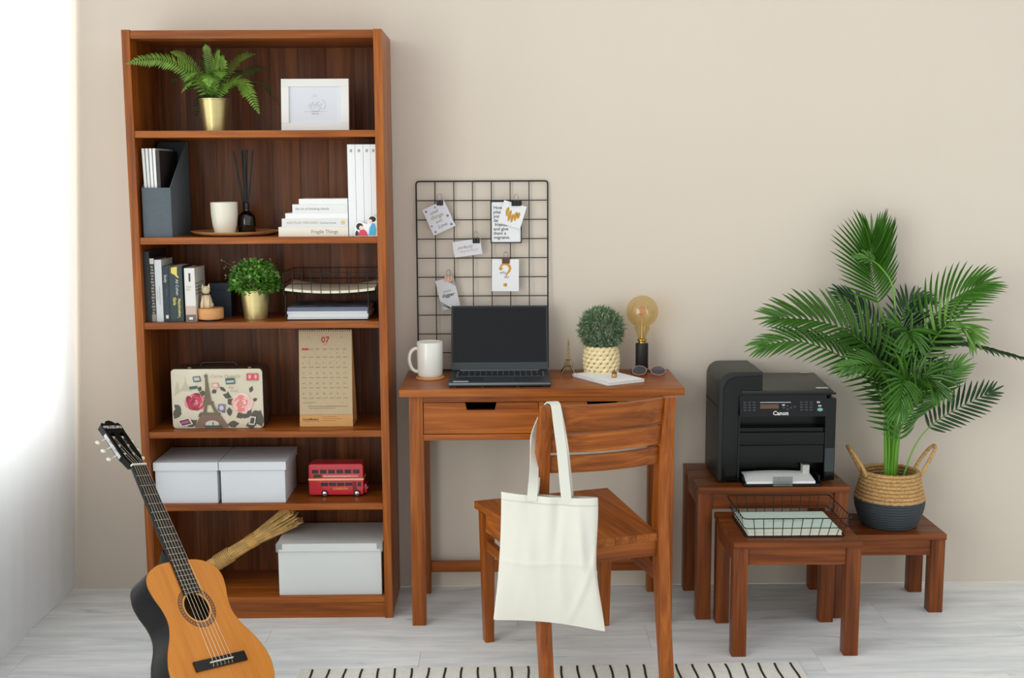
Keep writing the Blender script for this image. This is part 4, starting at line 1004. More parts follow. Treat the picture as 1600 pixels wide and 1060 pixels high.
strip('advert', mat('bus_advert', (222, 130, 130), 0.4), bx0 + 0.048, bx1 - 0.017, z5 + 0.067, z5 + 0.0745)
text('SEE THE SIGHTS OF THE CITY', 0.0062, mat('bus_white', (242, 226, 214), 0.5), bus, T(bx0 + 0.050, by0 - 0.0013, z5 + 0.0685) @ FACE, space=1.1)
strip('route_sign', mat('bus_sign', (60, 44, 20), 0.4), bx0 + 0.016, bx0 + 0.041, z5 + 0.066, z5 + 0.077)
text('LONDON', 0.011, mat('bus_orange', (238, 150, 50), 0.5), bus, T(bx0 + 0.080, by0 - 0.0006, z5 + 0.0245) @ FACE, bold=0.0004)
for xx in (bx0 + 0.052, bx1 - 0.022):
    for yy, s in ((by0 - 0.002, 1), (by1 + 0.002, -1)):
        w = B(); mm = T(xx, yy, z5 + 0.0115) @ Matrix.Rotation(-s * PI / 2, 4, 'X')
        w.lathe([(0, 0), (0.0105, 0), (0.0115, 0.0015), (0.0115, 0.007), (0, 0.007)], 0, 0, 24); w.bm.transform(mm)
        wo = w.part('wheel', mat('tyre', (26, 24, 24), 0.7), bus, smooth=True)
        w = B(); w.lathe([(0, -0.0022), (0.003, -0.002), (0.006, -0.0008), (0.0072, -0.0004), (0, -0.0002)], 0, 0, 20); w.bm.transform(mm)
        w.part('hubcap', STEEL, wo, smooth=True)
for dy in (0.014, 0.030): B().ball((bx1 + 0.010, by0 + dy + 0.004, bz + 0.018), 0.003, 0.004, 0.004).part('headlamp', STEEL, bus, smooth=True)

# --- bottom: big white box and straw bundle
bb_ = lidded('large white lidded box with metal corners on the bottom board', 0.421, 0.768, -0.284, -0.045, SB, 0.176, 0.026, None, mat('white_box_card', (222, 226, 224), 0.5, spec=0.3))
for xx, s in ((0.421, 1), (0.768, -1)):
    b = B(); b.box(min(xx, xx + s * 0.018), max(xx, xx + s * 0.018), -0.2858, -0.2842, SB + 0.158, SB + 0.1765); b.box(min(xx, xx + s * 0.006), max(xx, xx + s * 0.006), -0.2858, -0.2842, SB + 0.148, SB + 0.158)
    b.box(min(xx - s * 0.0016, xx), max(xx - s * 0.0016, xx), -0.2858, -0.268, SB + 0.150, SB + 0.1765)
    b.part('metal_corner', mat('corner_steel', (170, 172, 170), 0.35, 0.9), bb_, bevel=0.0004)
br = thing('straw_bundle', 'bound bundle of dried straw stalks leaning on the large white box', 'straw bundle', (0.10, -0.2, SB))
STRAW = mat('straw', (220, 180, 112), 0.8, vary=0.25, scale=30); BAND = mat('straw_band', (216, 166, 92), 0.7, vary=0.15, scale=50)
p0 = Vector((0.105, -0.195, SB + 0.024)); p1 = Vector((0.466, -0.175, 0.320)); ax = (p1 - p0); LN = ax.length; axn = ax.normalized()
e1 = axn.cross(Vector((0, 1, 0))).normalized(); e2 = axn.cross(e1)
def brr(t): return 0.0225 if t < 0.62 else 0.0225 + 0.020 * ((t - 0.62) / 0.38)
b = B()
for i in range(170):
    a = random.uniform(0, 2 * PI); rr = math.sqrt(random.random()); tmax = random.uniform(0.90, 1.02)
    pts = []
    for t in (0.0, 0.3, 0.58, 0.64, 0.8, 1.0):
        tt = t * tmax; R_ = brr(tt) * rr * (0.92 if 0.56 < t < 0.66 else 1.0)
        aa = a + 0.35 * math.sin(3 * t + i) * t
        pts.append(p0 + axn * LN * tt + e1 * math.cos(aa) * R_ + e2 * math.sin(aa) * R_)
    b.tube(pts, random.uniform(0.0011, 0.0021), 5)
b.part('stalks', STRAW, br, kind='stuff')
B().tube([p0 + axn * LN * 0.565, p0 + axn * LN * 0.60, p0 + axn * LN * 0.64], [0.0238, 0.0242, 0.0240], 28).part('band', BAND, br, smooth=True)
for k in range(9):
    t = 0.27 + 0.0155 * k; cc = p0 + axn * LN * t
    B().tube([cc + e1 * math.cos(q) * 0.0248 + e2 * math.sin(q) * 0.0248 for q in [2 * PI * j / 24 for j in range(24)]], 0.0026, 6, closed=True).part('tie', STRAW, br, smooth=True)
# ------------------------------------------------------------------ wire grid standing on the desk against the wall
DZ = 0.780
GR = thing('wire_grid', 'black wire grid panel leaning on the wall behind the laptop', 'grid panel', (1.10, -0.03, DZ))
gx0, gx1, gz0, gz1 = 0.879, 1.324, DZ + 0.003, 1.426
def gy(z): return -0.0265 + 0.018 * (z - gz0) / (gz1 - gz0)      # leans back to the wall
r = 0.010
fr = []
for cx, cz, a in ((gx1 - r, gz0 + r, -PI / 2), (gx1 - r, gz1 - r, 0), (gx0 + r, gz1 - r, PI / 2), (gx0 + r, gz0 + r, PI)):
    fr += [(cx + r * math.cos(a + PI / 2 * k / 4), gy(cz + r * math.sin(a + PI / 2 * k / 4)), cz + r * math.sin(a + PI / 2 * k / 4)) for k in range(5)]
B().tube(fr, 0.0026, 8, closed=True).part('border_wire', BLACKM, GR, smooth=True)
for k in range(1, 7):
    x = gx0 + (gx1 - gx0) * k / 7
    B().tube([(x, gy(gz0) - 0.0028, gz0), (x, gy(gz1) - 0.0028, gz1)], 0.0017, 6).part('upright_wire', BLACKM, GR)
for k in range(1, 10):
    z = gz1 - 0.0648 * k
    B().tube([(gx0, gy(z), z), (gx1, gy(z), z)], 0.0017, 6).part('cross_wire', BLACKM, GR)

# ------------------------------------------------------------------ cards clipped to the grid (corner points measured at the grid plane)
CARD = mat('card_white', (236, 237, 238), 0.7)
def card(label, cx, cz, w, h, ang, y, m=CARD, d=0.0006, name='note_card'):
    t = thing(name, label, 'card', group='cards clipped to the wire grid', matrix=T(cx, y, cz) @ Matrix.Rotation(-ang, 4, 'Y'))
    B().box(-w / 2, w / 2, -d, 0, -h / 2, h / 2).part('card_sheet', m, t, world=False)
    return t
def ctx(t, s, sz, m, x, z, **k): return text(s, sz, m, t, T(x, -0.0010, z) @ FACE, world=False, **k)
def clip(label, cx, cz, ang, m, y, w=0.026):
    t = thing('binder_clip', label, 'clip', group='binder clips on the wire grid', matrix=T(cx, y, cz) @ Matrix.Rotation(-ang, 4, 'Y'))
    B().prism([(-0.0060, 0.008), (0.0085, 0.008), (0.0035, -0.010), (0.0020, -0.010), (0.0060, 0.0065), (-0.0035, 0.0065), (0.0004, -0.010), (-0.0012, -0.010)], 0, -w / 2, w / 2).part('clip_body', m, t, world=False, bevel=0.0004)
    for s in (-1, 1):
        pts = [(-0.006, -0.0015 + 0.0032 * (s + 1), -0.006), (-0.005, -0.0055 + s * 0.003 + 0.002, 0.009), (-0.007, 0.001 + s * 0.006, 0.022), (-0.003, 0.001 + s * 0.0075, 0.028), (0.003, 0.001 + s * 0.0075, 0.028), (0.007, 0.001 + s * 0.006, 0.022), (0.005, -0.0055 + s * 0.003 + 0.002, 0.009), (0.006, -0.0015 + 0.0032 * (s + 1), -0.006)]
        B().tube(catmull(pts, 3), 0.0006, 5).part('wire_handle', mat('clip_wire', (150, 140, 120), 0.35, 0.9), t, world=False)
    return t
CY = -0.032
t = card('grey-white card hung askew, hand-lettered Small Things with Love', 0.956, 1.304, 0.081, 0.094, math.radians(24), CY - 0.002, mat('card_pearl', (216, 216, 222), 0.6))
SG = mat('sage_ink', (146, 146, 116), 0.7); PUR = mat('violet_ink', (104, 100, 128), 0.7)
ctx(t, 'small', 0.014, GREYINK, -0.022, 0.020, shear=0.3); ctx(t, 'things', 0.019, SG, -0.027, 0.002, shear=0.3); ctx(t, 'with', 0.014, SG, -0.017, -0.014, shear=0.3); ctx(t, 'Love', 0.017, PUR, -0.016, -0.033, shear=0.3)
b = B()
for u, w, s in ((-0.031, 0.036, 5), (0.030, -0.005, 6), (0.030, -0.036, 6), (-0.030, -0.038, 5), (0.003, 0.037, 4), (-0.034, -0.016, 4), (0.024, 0.036, 4)):
    for k in range(5):
        a = 2 * PI * k / 5 + u * 90; b.prism([(u + s * .001 * (tt * math.cos(a) - q * math.sin(a)), w + s * .001 * (tt * math.sin(a) + q * math.cos(a))) for tt, q in ((0, 0), (.5, .25), (1, 0), (.5, -.25))], 1, -0.0009, -0.0007)
b.part('print', mat('slate_ink', (84, 84, 104), 0.7), t, world=False)
clip('black binder clip over the hand-lettered askew card', 0.960, 1.356, 0.02, BLACK, CY - 0.003, 0.022)

t = thing('framed_print', 'black-framed white quote print reading and give them a migraine', 'framed print', matrix=T(1.1825, CY - 0.001, 1.289))
for a, c, d, e in ((-0.053, 0.053, -0.0715, -0.0675), (-0.053, 0.053, 0.0675, 0.0715)): B().box(a, c, -0.006, 0, d, e).part('frame_bar', BLACK, t, world=False, bevel=0.0006)
for a, c in ((-0.053, -0.049), (0.049, 0.053)): B().box(a, c, -0.006, 0, -0.0674, 0.0674).part('frame_bar', BLACK, t, world=False, bevel=0.0006)
B().box(-0.049, 0.049, -0.003, -0.001, -0.0674, 0.0674).part('print_sheet', CARD, t, world=False)
for k, s in enumerate(('How to', 'please', 'your', 'dear', ' friends', 'and give', 'them a', 'migraine.')):
    text(s, 0.0152, INK, t, T(-0.0425, -0.0034, 0.0435 - 0.0143 * k) @ FACE, world=False, bold=0.00018, space=1.0)
t = card('white card with a brushed gold heart over the quote print', 1.203, 1.314, 0.079, 0.078, math.radians(-17), CY - 0.0085)
b = B()
for u, w0, w1 in ((-0.015, 0.002, 0.028), (-0.007, -0.010, 0.022), (0.001, -0.010, 0.014), (0.008, -0.004, 0.022), (0.0145, 0.004, 0.022)):
    b.prism([(u * 1.35 + x * 1.15, (w0 + z_ * (w1 - w0)) * 1.3 - 0.014) for x, z_ in ((0.0015, 0), (0.0050, 0.1), (0.0062, 0.6), (0.0050, 0.85), (0.002, 1.0), (-0.0025, 0.8), (-0.0035, 0.45))], 1, -0.0010, -0.0007)
b.part('heart_print', GOLDINK, t, world=False)
clip('large black binder clip over the gold heart card', 1.217, 1.353, 0.0, BLACK, CY - 0.012, 0.032)

t = card('small landscape card in gold script, Perfectly Imperfect', 1.051, 1.202, 0.095, 0.053, math.radians(7.5), CY - 0.002, mat('card_pearl', (216, 216, 222), 0.6))
ctx(t, 'perfectly', 0.0145, mat('bronze_ink', (150, 122, 84), 0.6), -0.033, 0.000, shear=0.3); ctx(t, 'imperfect', 0.0145, mat('tan_ink', (192, 164, 122), 0.6), -0.030, -0.013, shear=0.3, space=1.15)
clip('black binder clip over the landscape gold-script card', 1.081, 1.228, 0.0, BLACK, CY - 0.003, 0.024)

t = card('white card with a large gold question mark', 1.179, 1.109, 0.0915, 0.109, math.radians(-0.6), CY - 0.002)
GQ = mat('ochre_ink', (204, 152, 44), 0.5)
qp = catmull([(-0.0165, 0, 0.0235), (-0.014, 0, 0.0325), (-0.004, 0, 0.0385), (0.0085, 0, 0.036), (0.0155, 0, 0.026), (0.013, 0, 0.014), (0.005, 0, 0.004), (0.0015, 0, -0.006)], 6)
wd = [0.004 + 0.005 * math.sin(PI * min(1, i / (len(qp) - 1) * 1.05)) for i in range(len(qp))]
b = B(); prev = None
for i, p in enumerate(qp):
    tg = (qp[min(i + 1, len(qp) - 1)] - qp[max(i - 1, 0)]).normalized(); nn = Vector((-tg.z, 0, tg.x))
    q = (b.bm.verts.new(p + nn * wd[i] / 2 + Vector((0, -0.0008, 0))), b.bm.verts.new(p - nn * wd[i] / 2 + Vector((0, -0.0008, 0))))
    if prev: b.bm.faces.new((prev[0], prev[1], q[1], q[0]))
    prev = q
b.flat([(-0.0155 + 0.0062 * math.cos(a), -0.0009, 0.0225 + 0.0062 * math.sin(a)) for a in [2 * PI * k / 18 for k in range(18)]])
b.flat([(0.0 + 0.0068 * math.cos(a), -0.0009, -0.033 + 0.0062 * math.sin(a)) for a in [2 * PI * k / 18 for k in range(18)]])
b.part('question_mark_print', GQ, t, world=False)
SLT = mat('slate_ink2', (86, 88, 110), 0.7)
ctx(t, 'why', 0.013, SLT, -0.020, 0.005, shear=0.4); ctx(t, 'not', 0.012, SLT, -0.005, -0.010, shear=0.4)
clip('bronze binder clip over the question mark card', 1.181, 1.159, 0.0, mat('clip_bronze', (110, 84, 76), 0.4, 0.4), CY - 0.003, 0.026)

t = card('grey card with diagonal striped corners, lettered Bigger', 0.983, 1.0475, 0.064, 0.103, math.radians(12.5), CY - 0.002, mat('card_grey', (208, 208, 210), 0.6))
ctx(t, 'dream', 0.010, GREYINK, -0.014, 0.006, shear=0.3); ctx(t, 'bigger', 0.0170, INK, -0.021, -0.010, shear=0.45, bold=0.0002)
b = B()
for k in range(4):
    q = 0.006 * k
    b.prism([(0.033, 0.020 + q * 1.2), (0.033, 0.0225 + q * 1.2), (0.002 + q * 0.3, 0.0505), (-0.001 + q * 0.3, 0.0505)] if k < 3 else [(0.033, 0.042), (0.033, 0.044), (0.024, 0.0505), (0.022, 0.0505)], 1, -0.0010, -0.0007)
    b.prism([(-0.033, -0.020 - q * 1.2), (-0.033, -0.0225 - q * 1.2), (-0.002 - q * 0.3, -0.0505), (0.001 - q * 0.3, -0.0505)] if k < 3 else [(-0.033, -0.042), (-0.033, -0.044), (-0.024, -0.0505), (-0.022, -0.0505)], 1, -0.0010, -0.0007)
b.part('stripe_print', INK, t, world=False)
clip('rose gold binder clip over the striped grey card', 0.986, 1.099, 0.0, mat('clip_rose', (226, 176, 152), 0.25, 0.6), CY - 0.003, 0.026)

# ------------------------------------------------------------------ laptop
LG = mat('laptop_grey', (46, 53, 57), 0.42, 0.3); LSC = mat('laptop_screen', (9, 11, 13), 0.3, spec=0.3); LK = mat('laptop_key', (22, 24, 27), 0.5); LEDGE = mat('laptop_edge', (126, 132, 134), 0.35, 0.6)
lp = thing('laptop', 'open dark grey laptop with a blank screen on the desk', 'laptop', (1.158, -0.24, DZ))
lx0, lx1, lyf, lyb = 0.995, 1.3205, -0.358, -0.130
box('base', LG, lp, lx0, lx1, lyf, lyb, DZ + 0.004, DZ + 0.0175, 0.002)
box('front_edge', LEDGE, lp, lx0 + 0.002, lx1 - 0.002, lyf - 0.0006, lyf - 0.0001, DZ + 0.009, DZ + 0.0150, 0)
for xx in (lx0 + 0.02, 1.105, 1.215, lx1 - 0.02):
    box('foot', BLACK, lp, xx - 0.006, xx + 0.006, lyf + 0.004, lyf + 0.014, DZ, DZ + 0.0039, 0.0008)
for xx in (lx0 + 0.03, lx1 - 0.03):
    box('foot', BLACK, lp, xx - 0.01, xx + 0.01, lyb - 0.02, lyb - 0.01, DZ, DZ + 0.0039, 0.0008)
kb = box('keyboard', mat('key_gap_highlight', (112, 120, 122), 0.5), lp, lx0 + 0.022, lx1 - 0.018, -0.252, -0.150, DZ + 0.0176, DZ + 0.0180, 0)  # paler than the case: highlights and glow between the keys painted in
proto = None
for rI in range(6):
    yy = -0.1585 - 0.0168 * rI; hh = 0.0070 if rI else 0.0050
    n = 15; x = lx0 + 0.0245; w = (lx1 - lx0 - 0.045) / n
    k = 0
    while k < n:
        span = 1
        if rI == 5: span = 6 if k == 4 else 1
        if rI in (3, 4) and k == 0: span = 2
        if rI == 4 and k == n - 2: span = 2
        a = x + w * k; c = a + w * span
        if span == 1 and rI:
            if proto is None:
                proto = B().box(-w / 2 + 0.0012, w / 2 - 0.0012, -hh, hh, 0, 0.0016).part('key', LK, kb, world=False, bevel=0.0005)
                o = proto
            else: o = copy_part(proto, kb)
            o.matrix_basis = top_of(lp).matrix_basis.inverted() @ T((a + c) / 2, yy, DZ + 0.0181)
        else: box('key', LK, kb, a + 0.0012, c - 0.0012, yy - hh, yy + hh, DZ + 0.0181, DZ + 0.0197, 0.0004)
        k += span
box('touchpad', mat('laptop_pad', (48, 54, 58), 0.35), lp, 1.105, 1.205, -0.338, -0.268, DZ + 0.0176, DZ + 0.0180, 0)
box('sticker', mat('sticker_silver', (196, 202, 202), 0.4), lp, 1.010, 1.058, -0.352, -0.335, DZ + 0.0176, DZ + 0.0178, 0)
box('hinge', LEDGE, lp, 1.025, 1.290, -0.142, -0.1365, DZ + 0.0177, DZ + 0.0215, 0.001)
SM = T(1.158, -0.131, DZ + 0.019) @ Matrix.Rotation(math.radians(-14), 4, 'X')
def sp(name, x0, x1, y0, y1, z0, z1, m, bev=0.0, parent=lp):
    b = B().box(x0, x1, y0, y1, z0, z1)
    if bev:
        bmesh.ops.bevel(b.bm, geom=b.bm.edges[:], offset=bev, segments=2, affect='EDGES')
    b.bm.transform(SM); return b.part(name, m, parent)
sp('screen_lid', -0.1625, 0.1625, 0.0, 0.006, 0.0, 0.218, LG, 0.002)
sp('screen', -0.1565, 0.1565, -0.0010, -0.0002, 0.026, 0.212, LSC)
sp('bezel', -0.1620, 0.1620, -0.0008, -0.0002, 0.002, 0.0258, mat('laptop_bezel', (50, 58, 62), 0.5))

# ------------------------------------------------------------------ mug on a coaster
MX, MY = 0.927, -0.175
B().lathe([(0, DZ), (0.046, DZ), (0.0475, DZ + 0.0015), (0.0475, DZ + 0.0055), (0.046, DZ + 0.007), (0, DZ + 0.007)], MX, MY, 40).whole('coaster', BEECH, 'round pale wood coaster under the white mug', 'coaster', (MX, MY, DZ), smooth=True)
mg = thing('mug', 'white ceramic mug with a round handle beside the laptop', 'mug', (MX, MY, DZ + 0.0072))
MUG = mat('mug_white', (236, 236, 226), 0.28, coat=0.3)
mz = DZ + 0.0073
B().lathe([(0, mz), (0.036, mz), (0.0395, mz + 0.003), (0.0415, mz + 0.012), (0.0425, mz + 0.06), (0.0432, mz + 0.113), (0.0422, mz + 0.115), (0.0405, mz + 0.113), (0.0395, mz + 0.06), (0.038, mz + 0.01), (0, mz + 0.006)], MX, MY, 48).part('cup', MUG, mg, smooth=True)
hp = catmull([(MX - 0.038, MY - 0.006, mz + 0.094), (MX - 0.052, MY - 0.010, mz + 0.092), (MX - 0.064, MY - 0.013, mz + 0.078), (MX - 0.067, MY - 0.014, mz + 0.055), (MX - 0.060, MY - 0.012, mz + 0.030), (MX - 0.048, MY - 0.009, mz + 0.018), (MX - 0.038, MY - 0.006, mz + 0.018)], 5)
B().tube(hp, 0.0058, 12).part('handle', MUG, mg, smooth='all')

# ------------------------------------------------------------------ small brass tower
BRASS = mat('antique_brass', (132, 112, 70), 0.38, 0.85, vary=0.2, scale=90)
ET = thing('tower_figurine', 'tiny antique brass Eiffel tower figurine on the desk', 'figurine', (1.390, -0.092, DZ))
ex, ey = 1.390, -0.092
def half(z): return 0.0225 * math.exp(-z / 0.030) + 0.0022 * (1 - z / 0.13) + 0.0006
for sx in (-1, 1):
    for sy in (-1, 1):
        zs = [0.0, 0.008, 0.016, 0.026, 0.036, 0.048, 0.062, 0.080, 0.10]
        B().tube([(ex + sx * half(z) * 0.93, ey + sy * half(z) * 0.93, DZ + z) for z in zs], [0.0032, 0.0028, 0.0025, 0.0022, 0.0019, 0.0016, 0.0014, 0.0012, 0.0011], 6).part('leg', BRASS, ET)
        B().box(ex + sx * 0.0225 - 0.004, ex + sx * 0.0225 + 0.004, ey + sy * 0.0225 - 0.004, ey + sy * 0.0225 + 0.004, DZ, DZ + 0.003).part('foot', BRASS, ET)
for z, e in ((0.024, 0.0025), (0.046, 0.0018), (0.100, 0.0016)):
    h = half(z) + e; B().box(ex - h, ex + h, ey - h, ey + h, DZ + z - 0.0015, DZ + z + 0.0015).part('platform', BRASS, ET, bevel=0.0003)
b = B()
for z0, z1 in ((0.028, 0.036), (0.036, 0.044), (0.050, 0.060), (0.060, 0.072), (0.072, 0.085), (0.085, 0.098)):
    for s in (-1, 1):
        for (a, c) in ((-1, 1), (1, -1)):
            b.tube([(ex + a * half(z0) * .9, ey + s * half(z0) * .9, DZ + z0), (ex + c * half(z1) * .9, ey + s * half(z1) * .9, DZ + z1)], 0.0005, 4)
            b.tube([(ex + s * half(z0) * .9, ey + a * half(z0) * .9, DZ + z0), (ex + s * half(z1) * .9, ey + c * half(z1) * .9, DZ + z1)], 0.0005, 4)
b.part('lattice', BRASS, ET)
for s in (-1, 1):
    B().tube([(ex + 0.0135 * math.cos(a), ey + s * 0.0150, DZ + 0.006 + 0.0145 * math.sin(a)) for a in [PI * k / 12 for k in range(13)]], 0.0011, 5).part('arch', BRASS, ET)
    B().tube([(ex + s * 0.0150, ey + 0.0135 * math.cos(a), DZ + 0.006 + 0.0145 * math.sin(a)) for a in [PI * k / 12 for k in range(13)]], 0.0011, 5).part('arch', BRASS, ET)
B().tube([(ex, ey, DZ + 0.098), (ex, ey, DZ + 0.110), (ex, ey, DZ + 0.113), (ex, ey, DZ + 0.126)], [0.0024, 0.0020, 0.0010, 0.0004], 8).part('spire', BRASS, ET)

# ------------------------------------------------------------------ grey-green bush in a woven pot
HX, HY = 1.500, -0.110
wp = thing('potted_bush', 'round grey-green bush in a cream woven pot on the desk', 'plant', (HX, HY, DZ))
CANE = mat('cream_weave', (238, 220, 172), 0.55, vary=0.12, scale=60)
def wr(z): return 0.0470 + 0.0095 * math.sin(PI * min(1, (z + 0.02) / 0.13)) 
B().lathe([(0, DZ + 0.0005), (0.042, DZ + 0.0005), (0.0455, DZ + 0.01), (0.0515, DZ + 0.05), (0.0515, DZ + 0.094), (0.048, DZ + 0.094), (0.046, DZ + 0.08), (0, DZ + 0.08)], HX, HY, 36).part('pot', CANE, wp, smooth=True)
nr, ncol = 7, 16
b = B()
for i in range(nr):
    z = 0.0090 + 0.0135 * i
    for k in range(ncol):
        a = 2 * PI * (k + 0.5 * (i % 2)) / ncol; rr = wr(z)
        rot = Matrix.Rotation(a, 4, 'Z') @ Matrix.Rotation(0.35, 4, 'X')
        b.ball((HX + rr * math.cos(a), HY + rr * math.sin(a), DZ + z), 0.0066, 0.0150, 0.0072, 10, 7, rot)
b.part('weave', CANE, wp, smooth='all')
BG1 = mat('bush_grey_green', (106, 132, 98), 0.55, vary=0.35, scale=40); BG2 = mat('bush_pale_green', (146, 166, 132), 0.55, vary=0.2, scale=40)
b1, b2 = B(), B()
for i in range(3200):
    while True:
        q = Vector((random.uniform(-1, 1), random.uniform(-1, 1), random.uniform(-0.7, 1)))
        if 0.2 < q.length < 1: break
    q = q.normalized() * (q.length ** 0.6)
    p = Vector((HX + q.x * 0.070, HY + q.y * 0.066, DZ + 0.150 + q.z * 0.068))
    if p.y > -0.012: continue
    d = (Vector((q.x, q.y, q.z + 0.15)) + Vector((random.gauss(0, .6), random.gauss(0, .6), random.gauss(0, .6)))).normalized()
    if p.y + d.y * 0.027 > -0.004: continue
    small_leaf(b1 if random.random() < 0.72 else b2, p, d, random.uniform(0.015, 0.026), 0.0048)
b1.part('foliage', BG1, wp, kind='stuff'); b2.part('foliage', BG2, wp, kind='stuff')

# ------------------------------------------------------------------ bulb lamp
BX, BY = 1.640, -0.082
lm_ = thing('bulb_lamp', 'black cylinder lamp with a large amber globe bulb, unlit', 'lamp', (BX, BY, DZ))
B().lathe([(0, DZ), (0.0208, DZ), (0.0215, DZ + 0.001), (0.0215, DZ + 0.0985), (0.0205, DZ + 0.0995), (0, DZ + 0.0995)], BX, BY, 40).part('base', mat('lamp_black', (28, 30, 32), 0.5), lm_, smooth=True)
zb = DZ + 0.1
B().lathe([(0, zb), (0.0125, zb), (0.0125, zb + 0.006), (0.0165, zb + 0.009), (0.0165, zb + 0.013), (0.013, zb + 0.016), (0, zb + 0.016)], BX, BY, 28).part('socket_cap', mat('lamp_brass', (184, 150, 72), 0.3, 0.9), lm_, smooth=True)
AMB = glass_mat('amber_glass', (250, 238, 206), 0.15, 0.02)
zc = DZ + 0.208; R_ = 0.0535
prof = [(0.0135, zb + 0.0165), (0.0150, zb + 0.024), (0.0185, zb + 0.036), (0.0260, zb + 0.0495)]
a0 = math.asin((zb + 0.060 - zc) / R_)
prof += [(R_ * math.cos(a), zc + R_ * math.sin(a)) for a in [a0 + (PI / 2 - a0) * k / 18 for k in range(18)]] + [(0, zc + R_)]
bulb = B().lathe(prof, BX, BY, 48).part('bulb', AMB, lm_, smooth='all')
FIL = mat('filament', (226, 112, 62), 0.5)
for k in range(10):
    a = 2 * PI * k / 10; c_, s_ = math.cos(a), math.sin(a)
    B().tube([(BX + 0.006 * c_, BY + 0.006 * s_, zc - 0.014), (BX + 0.0125 * c_, BY + 0.0125 * s_, zc + 0.0), (BX + 0.006 * math.cos(a + .3), BY + 0.006 * math.sin(a + .3), zc + 0.018)], 0.0005, 4).part('filament', FIL, bulb)
B().tube([(BX, BY, zb + 0.017), (BX, BY, zb + 0.045), (BX, BY, zc - 0.012), (BX, BY, zc + 0.020)], [0.007, 0.005, 0.0012, 0.0008], 10).part('stem', mat('lamp_stem', (196, 176, 130), 0.2, 0.3), bulb, smooth=True)

# ------------------------------------------------------------------ notebook, pen cap ornament, glasses
ang = math.atan2(-0.373 + 0.178, 1.503 - 1.396)
nbk = thing('spiral_notebook', 'white spiral notebook lying open-edge out on the desk', 'notebook', (1.511, -0.225, DZ), ang)
nw, nd = 0.208, 0.148      # along the spiral, across
B().box(-nw / 2, nw / 2, -nd / 2 + 0.006, nd / 2, 0.0, 0.0012).part('back_cover', mat('note_grey', (120, 118, 112), 0.7), nbk, world=False)
B().box(-nw / 2 + 0.001, nw / 2 - 0.001, -nd / 2 + 0.007, nd / 2 - 0.001, 0.0013, 0.0098).part('pages', PAPER, nbk, world=False)
B().box(-nw / 2, nw / 2, -nd / 2 + 0.006, nd / 2, 0.0099, 0.0111).part('front_cover', mat('note_cover', (236, 238, 236), 0.6), nbk, world=False)
ringp = None
for k in range(26):
    x = -nw / 2 + 0.006 + (nw - 0.012) * k / 25
    if ringp is None:
        ringp = B().tube([(0, -nd / 2 + 0.0062 + 0.0062 * math.cos(a), 0.0064 + 0.0062 * math.sin(a)) for a in [2 * PI * i / 12 for i in range(12)]], 0.0007, 5, closed=True).part('spiral_ring', mat('ring_white', (220, 220, 216), 0.35, 0.3), nbk, world=False)
        ringp.location.x = x
    else:
        o = copy_part(ringp, nbk); o.location.x = x
pc_ = thing('acorn_ornament', 'small brown and gold acorn-shaped ornament on the white notebook', 'ornament', (1.530, -0.255, DZ + 0.0112))
oz = DZ + 0.0112
B().lathe([(0, oz), (0.006, oz), (0.0095, oz + 0.005), (0.0095, oz + 0.011), (0.007, oz + 0.016), (0, oz + 0.018)], 1.530, -0.255, 20).part('nut', mat('acorn_gold', (196, 150, 84), 0.35, 0.3), pc_, smooth=True)
B().lathe([(0.0085, oz + 0.013), (0.0085, oz + 0.0155), (0.006, oz + 0.020), (0.0022, oz + 0.022), (0.0018, oz + 0.027), (0, oz + 0.0275)], 1.530, -0.255, 20).part('cap', mat('acorn_brown', (112, 72, 40), 0.5), pc_, smooth=True)
gl = thing('sunglasses', 'folded sunglasses with violet lenses and pale gold rims by the lamp', 'glasses', (1.655, -0.150, DZ), math.radians(-4))
RIM = mat('rim_gold', (214, 170, 150), 0.25, 0.8); LENS = glass_mat('violet_lens', (150, 128, 168), 0.2); TEM = mat('temple_black', (34, 28, 32), 0.4)
for s in (-1, 1):
    pts = [(s * 0.031 + 0.0245 * math.cos(a), -0.004 - 0.003 * math.cos(a) * s, 0.0185 + 0.0165 * math.sin(a)) for a in [2 * PI * k / 28 for k in range(28)]]
    pts = [(x, y + (z - 0.018) * 0.55, z * 0.86 + 0.0015) for x, y, z in pts]
    rim = B().tube(pts, 0.0009, 6, closed=True).part('rim', RIM, gl, world=False, smooth=True)
    B().flat(pts).part('lens', LENS, rim, world=False)
    B().tube([(s * 0.056, -0.006, 0.022), (s * 0.060, 0.004, 0.020), (s * 0.052, 0.020, 0.012), (-s * 0.030, 0.036 + 0.004 * s, 0.0075 + 0.002 * s), (-s * 0.058, 0.040 + 0.004 * s, 0.0036)], [0.001, 0.0014, 0.0018, 0.0026, 0.0030], 6).part('temple', TEM, gl, world=False, smooth=True)
    B().tube([(s * 0.0085, -0.002, 0.016), (s * 0.009, 0.005, 0.010), (s * 0.0095, 0.006, 0.006)], 0.0007, 5).part('nose_pad', RIM, gl, world=False)
B().tube([(-0.0072, 0.001, 0.021), (0, 0.002, 0.0235), (0.0072, 0.001, 0.021)], 0.0009, 6).part('bridge', RIM, gl, world=False)
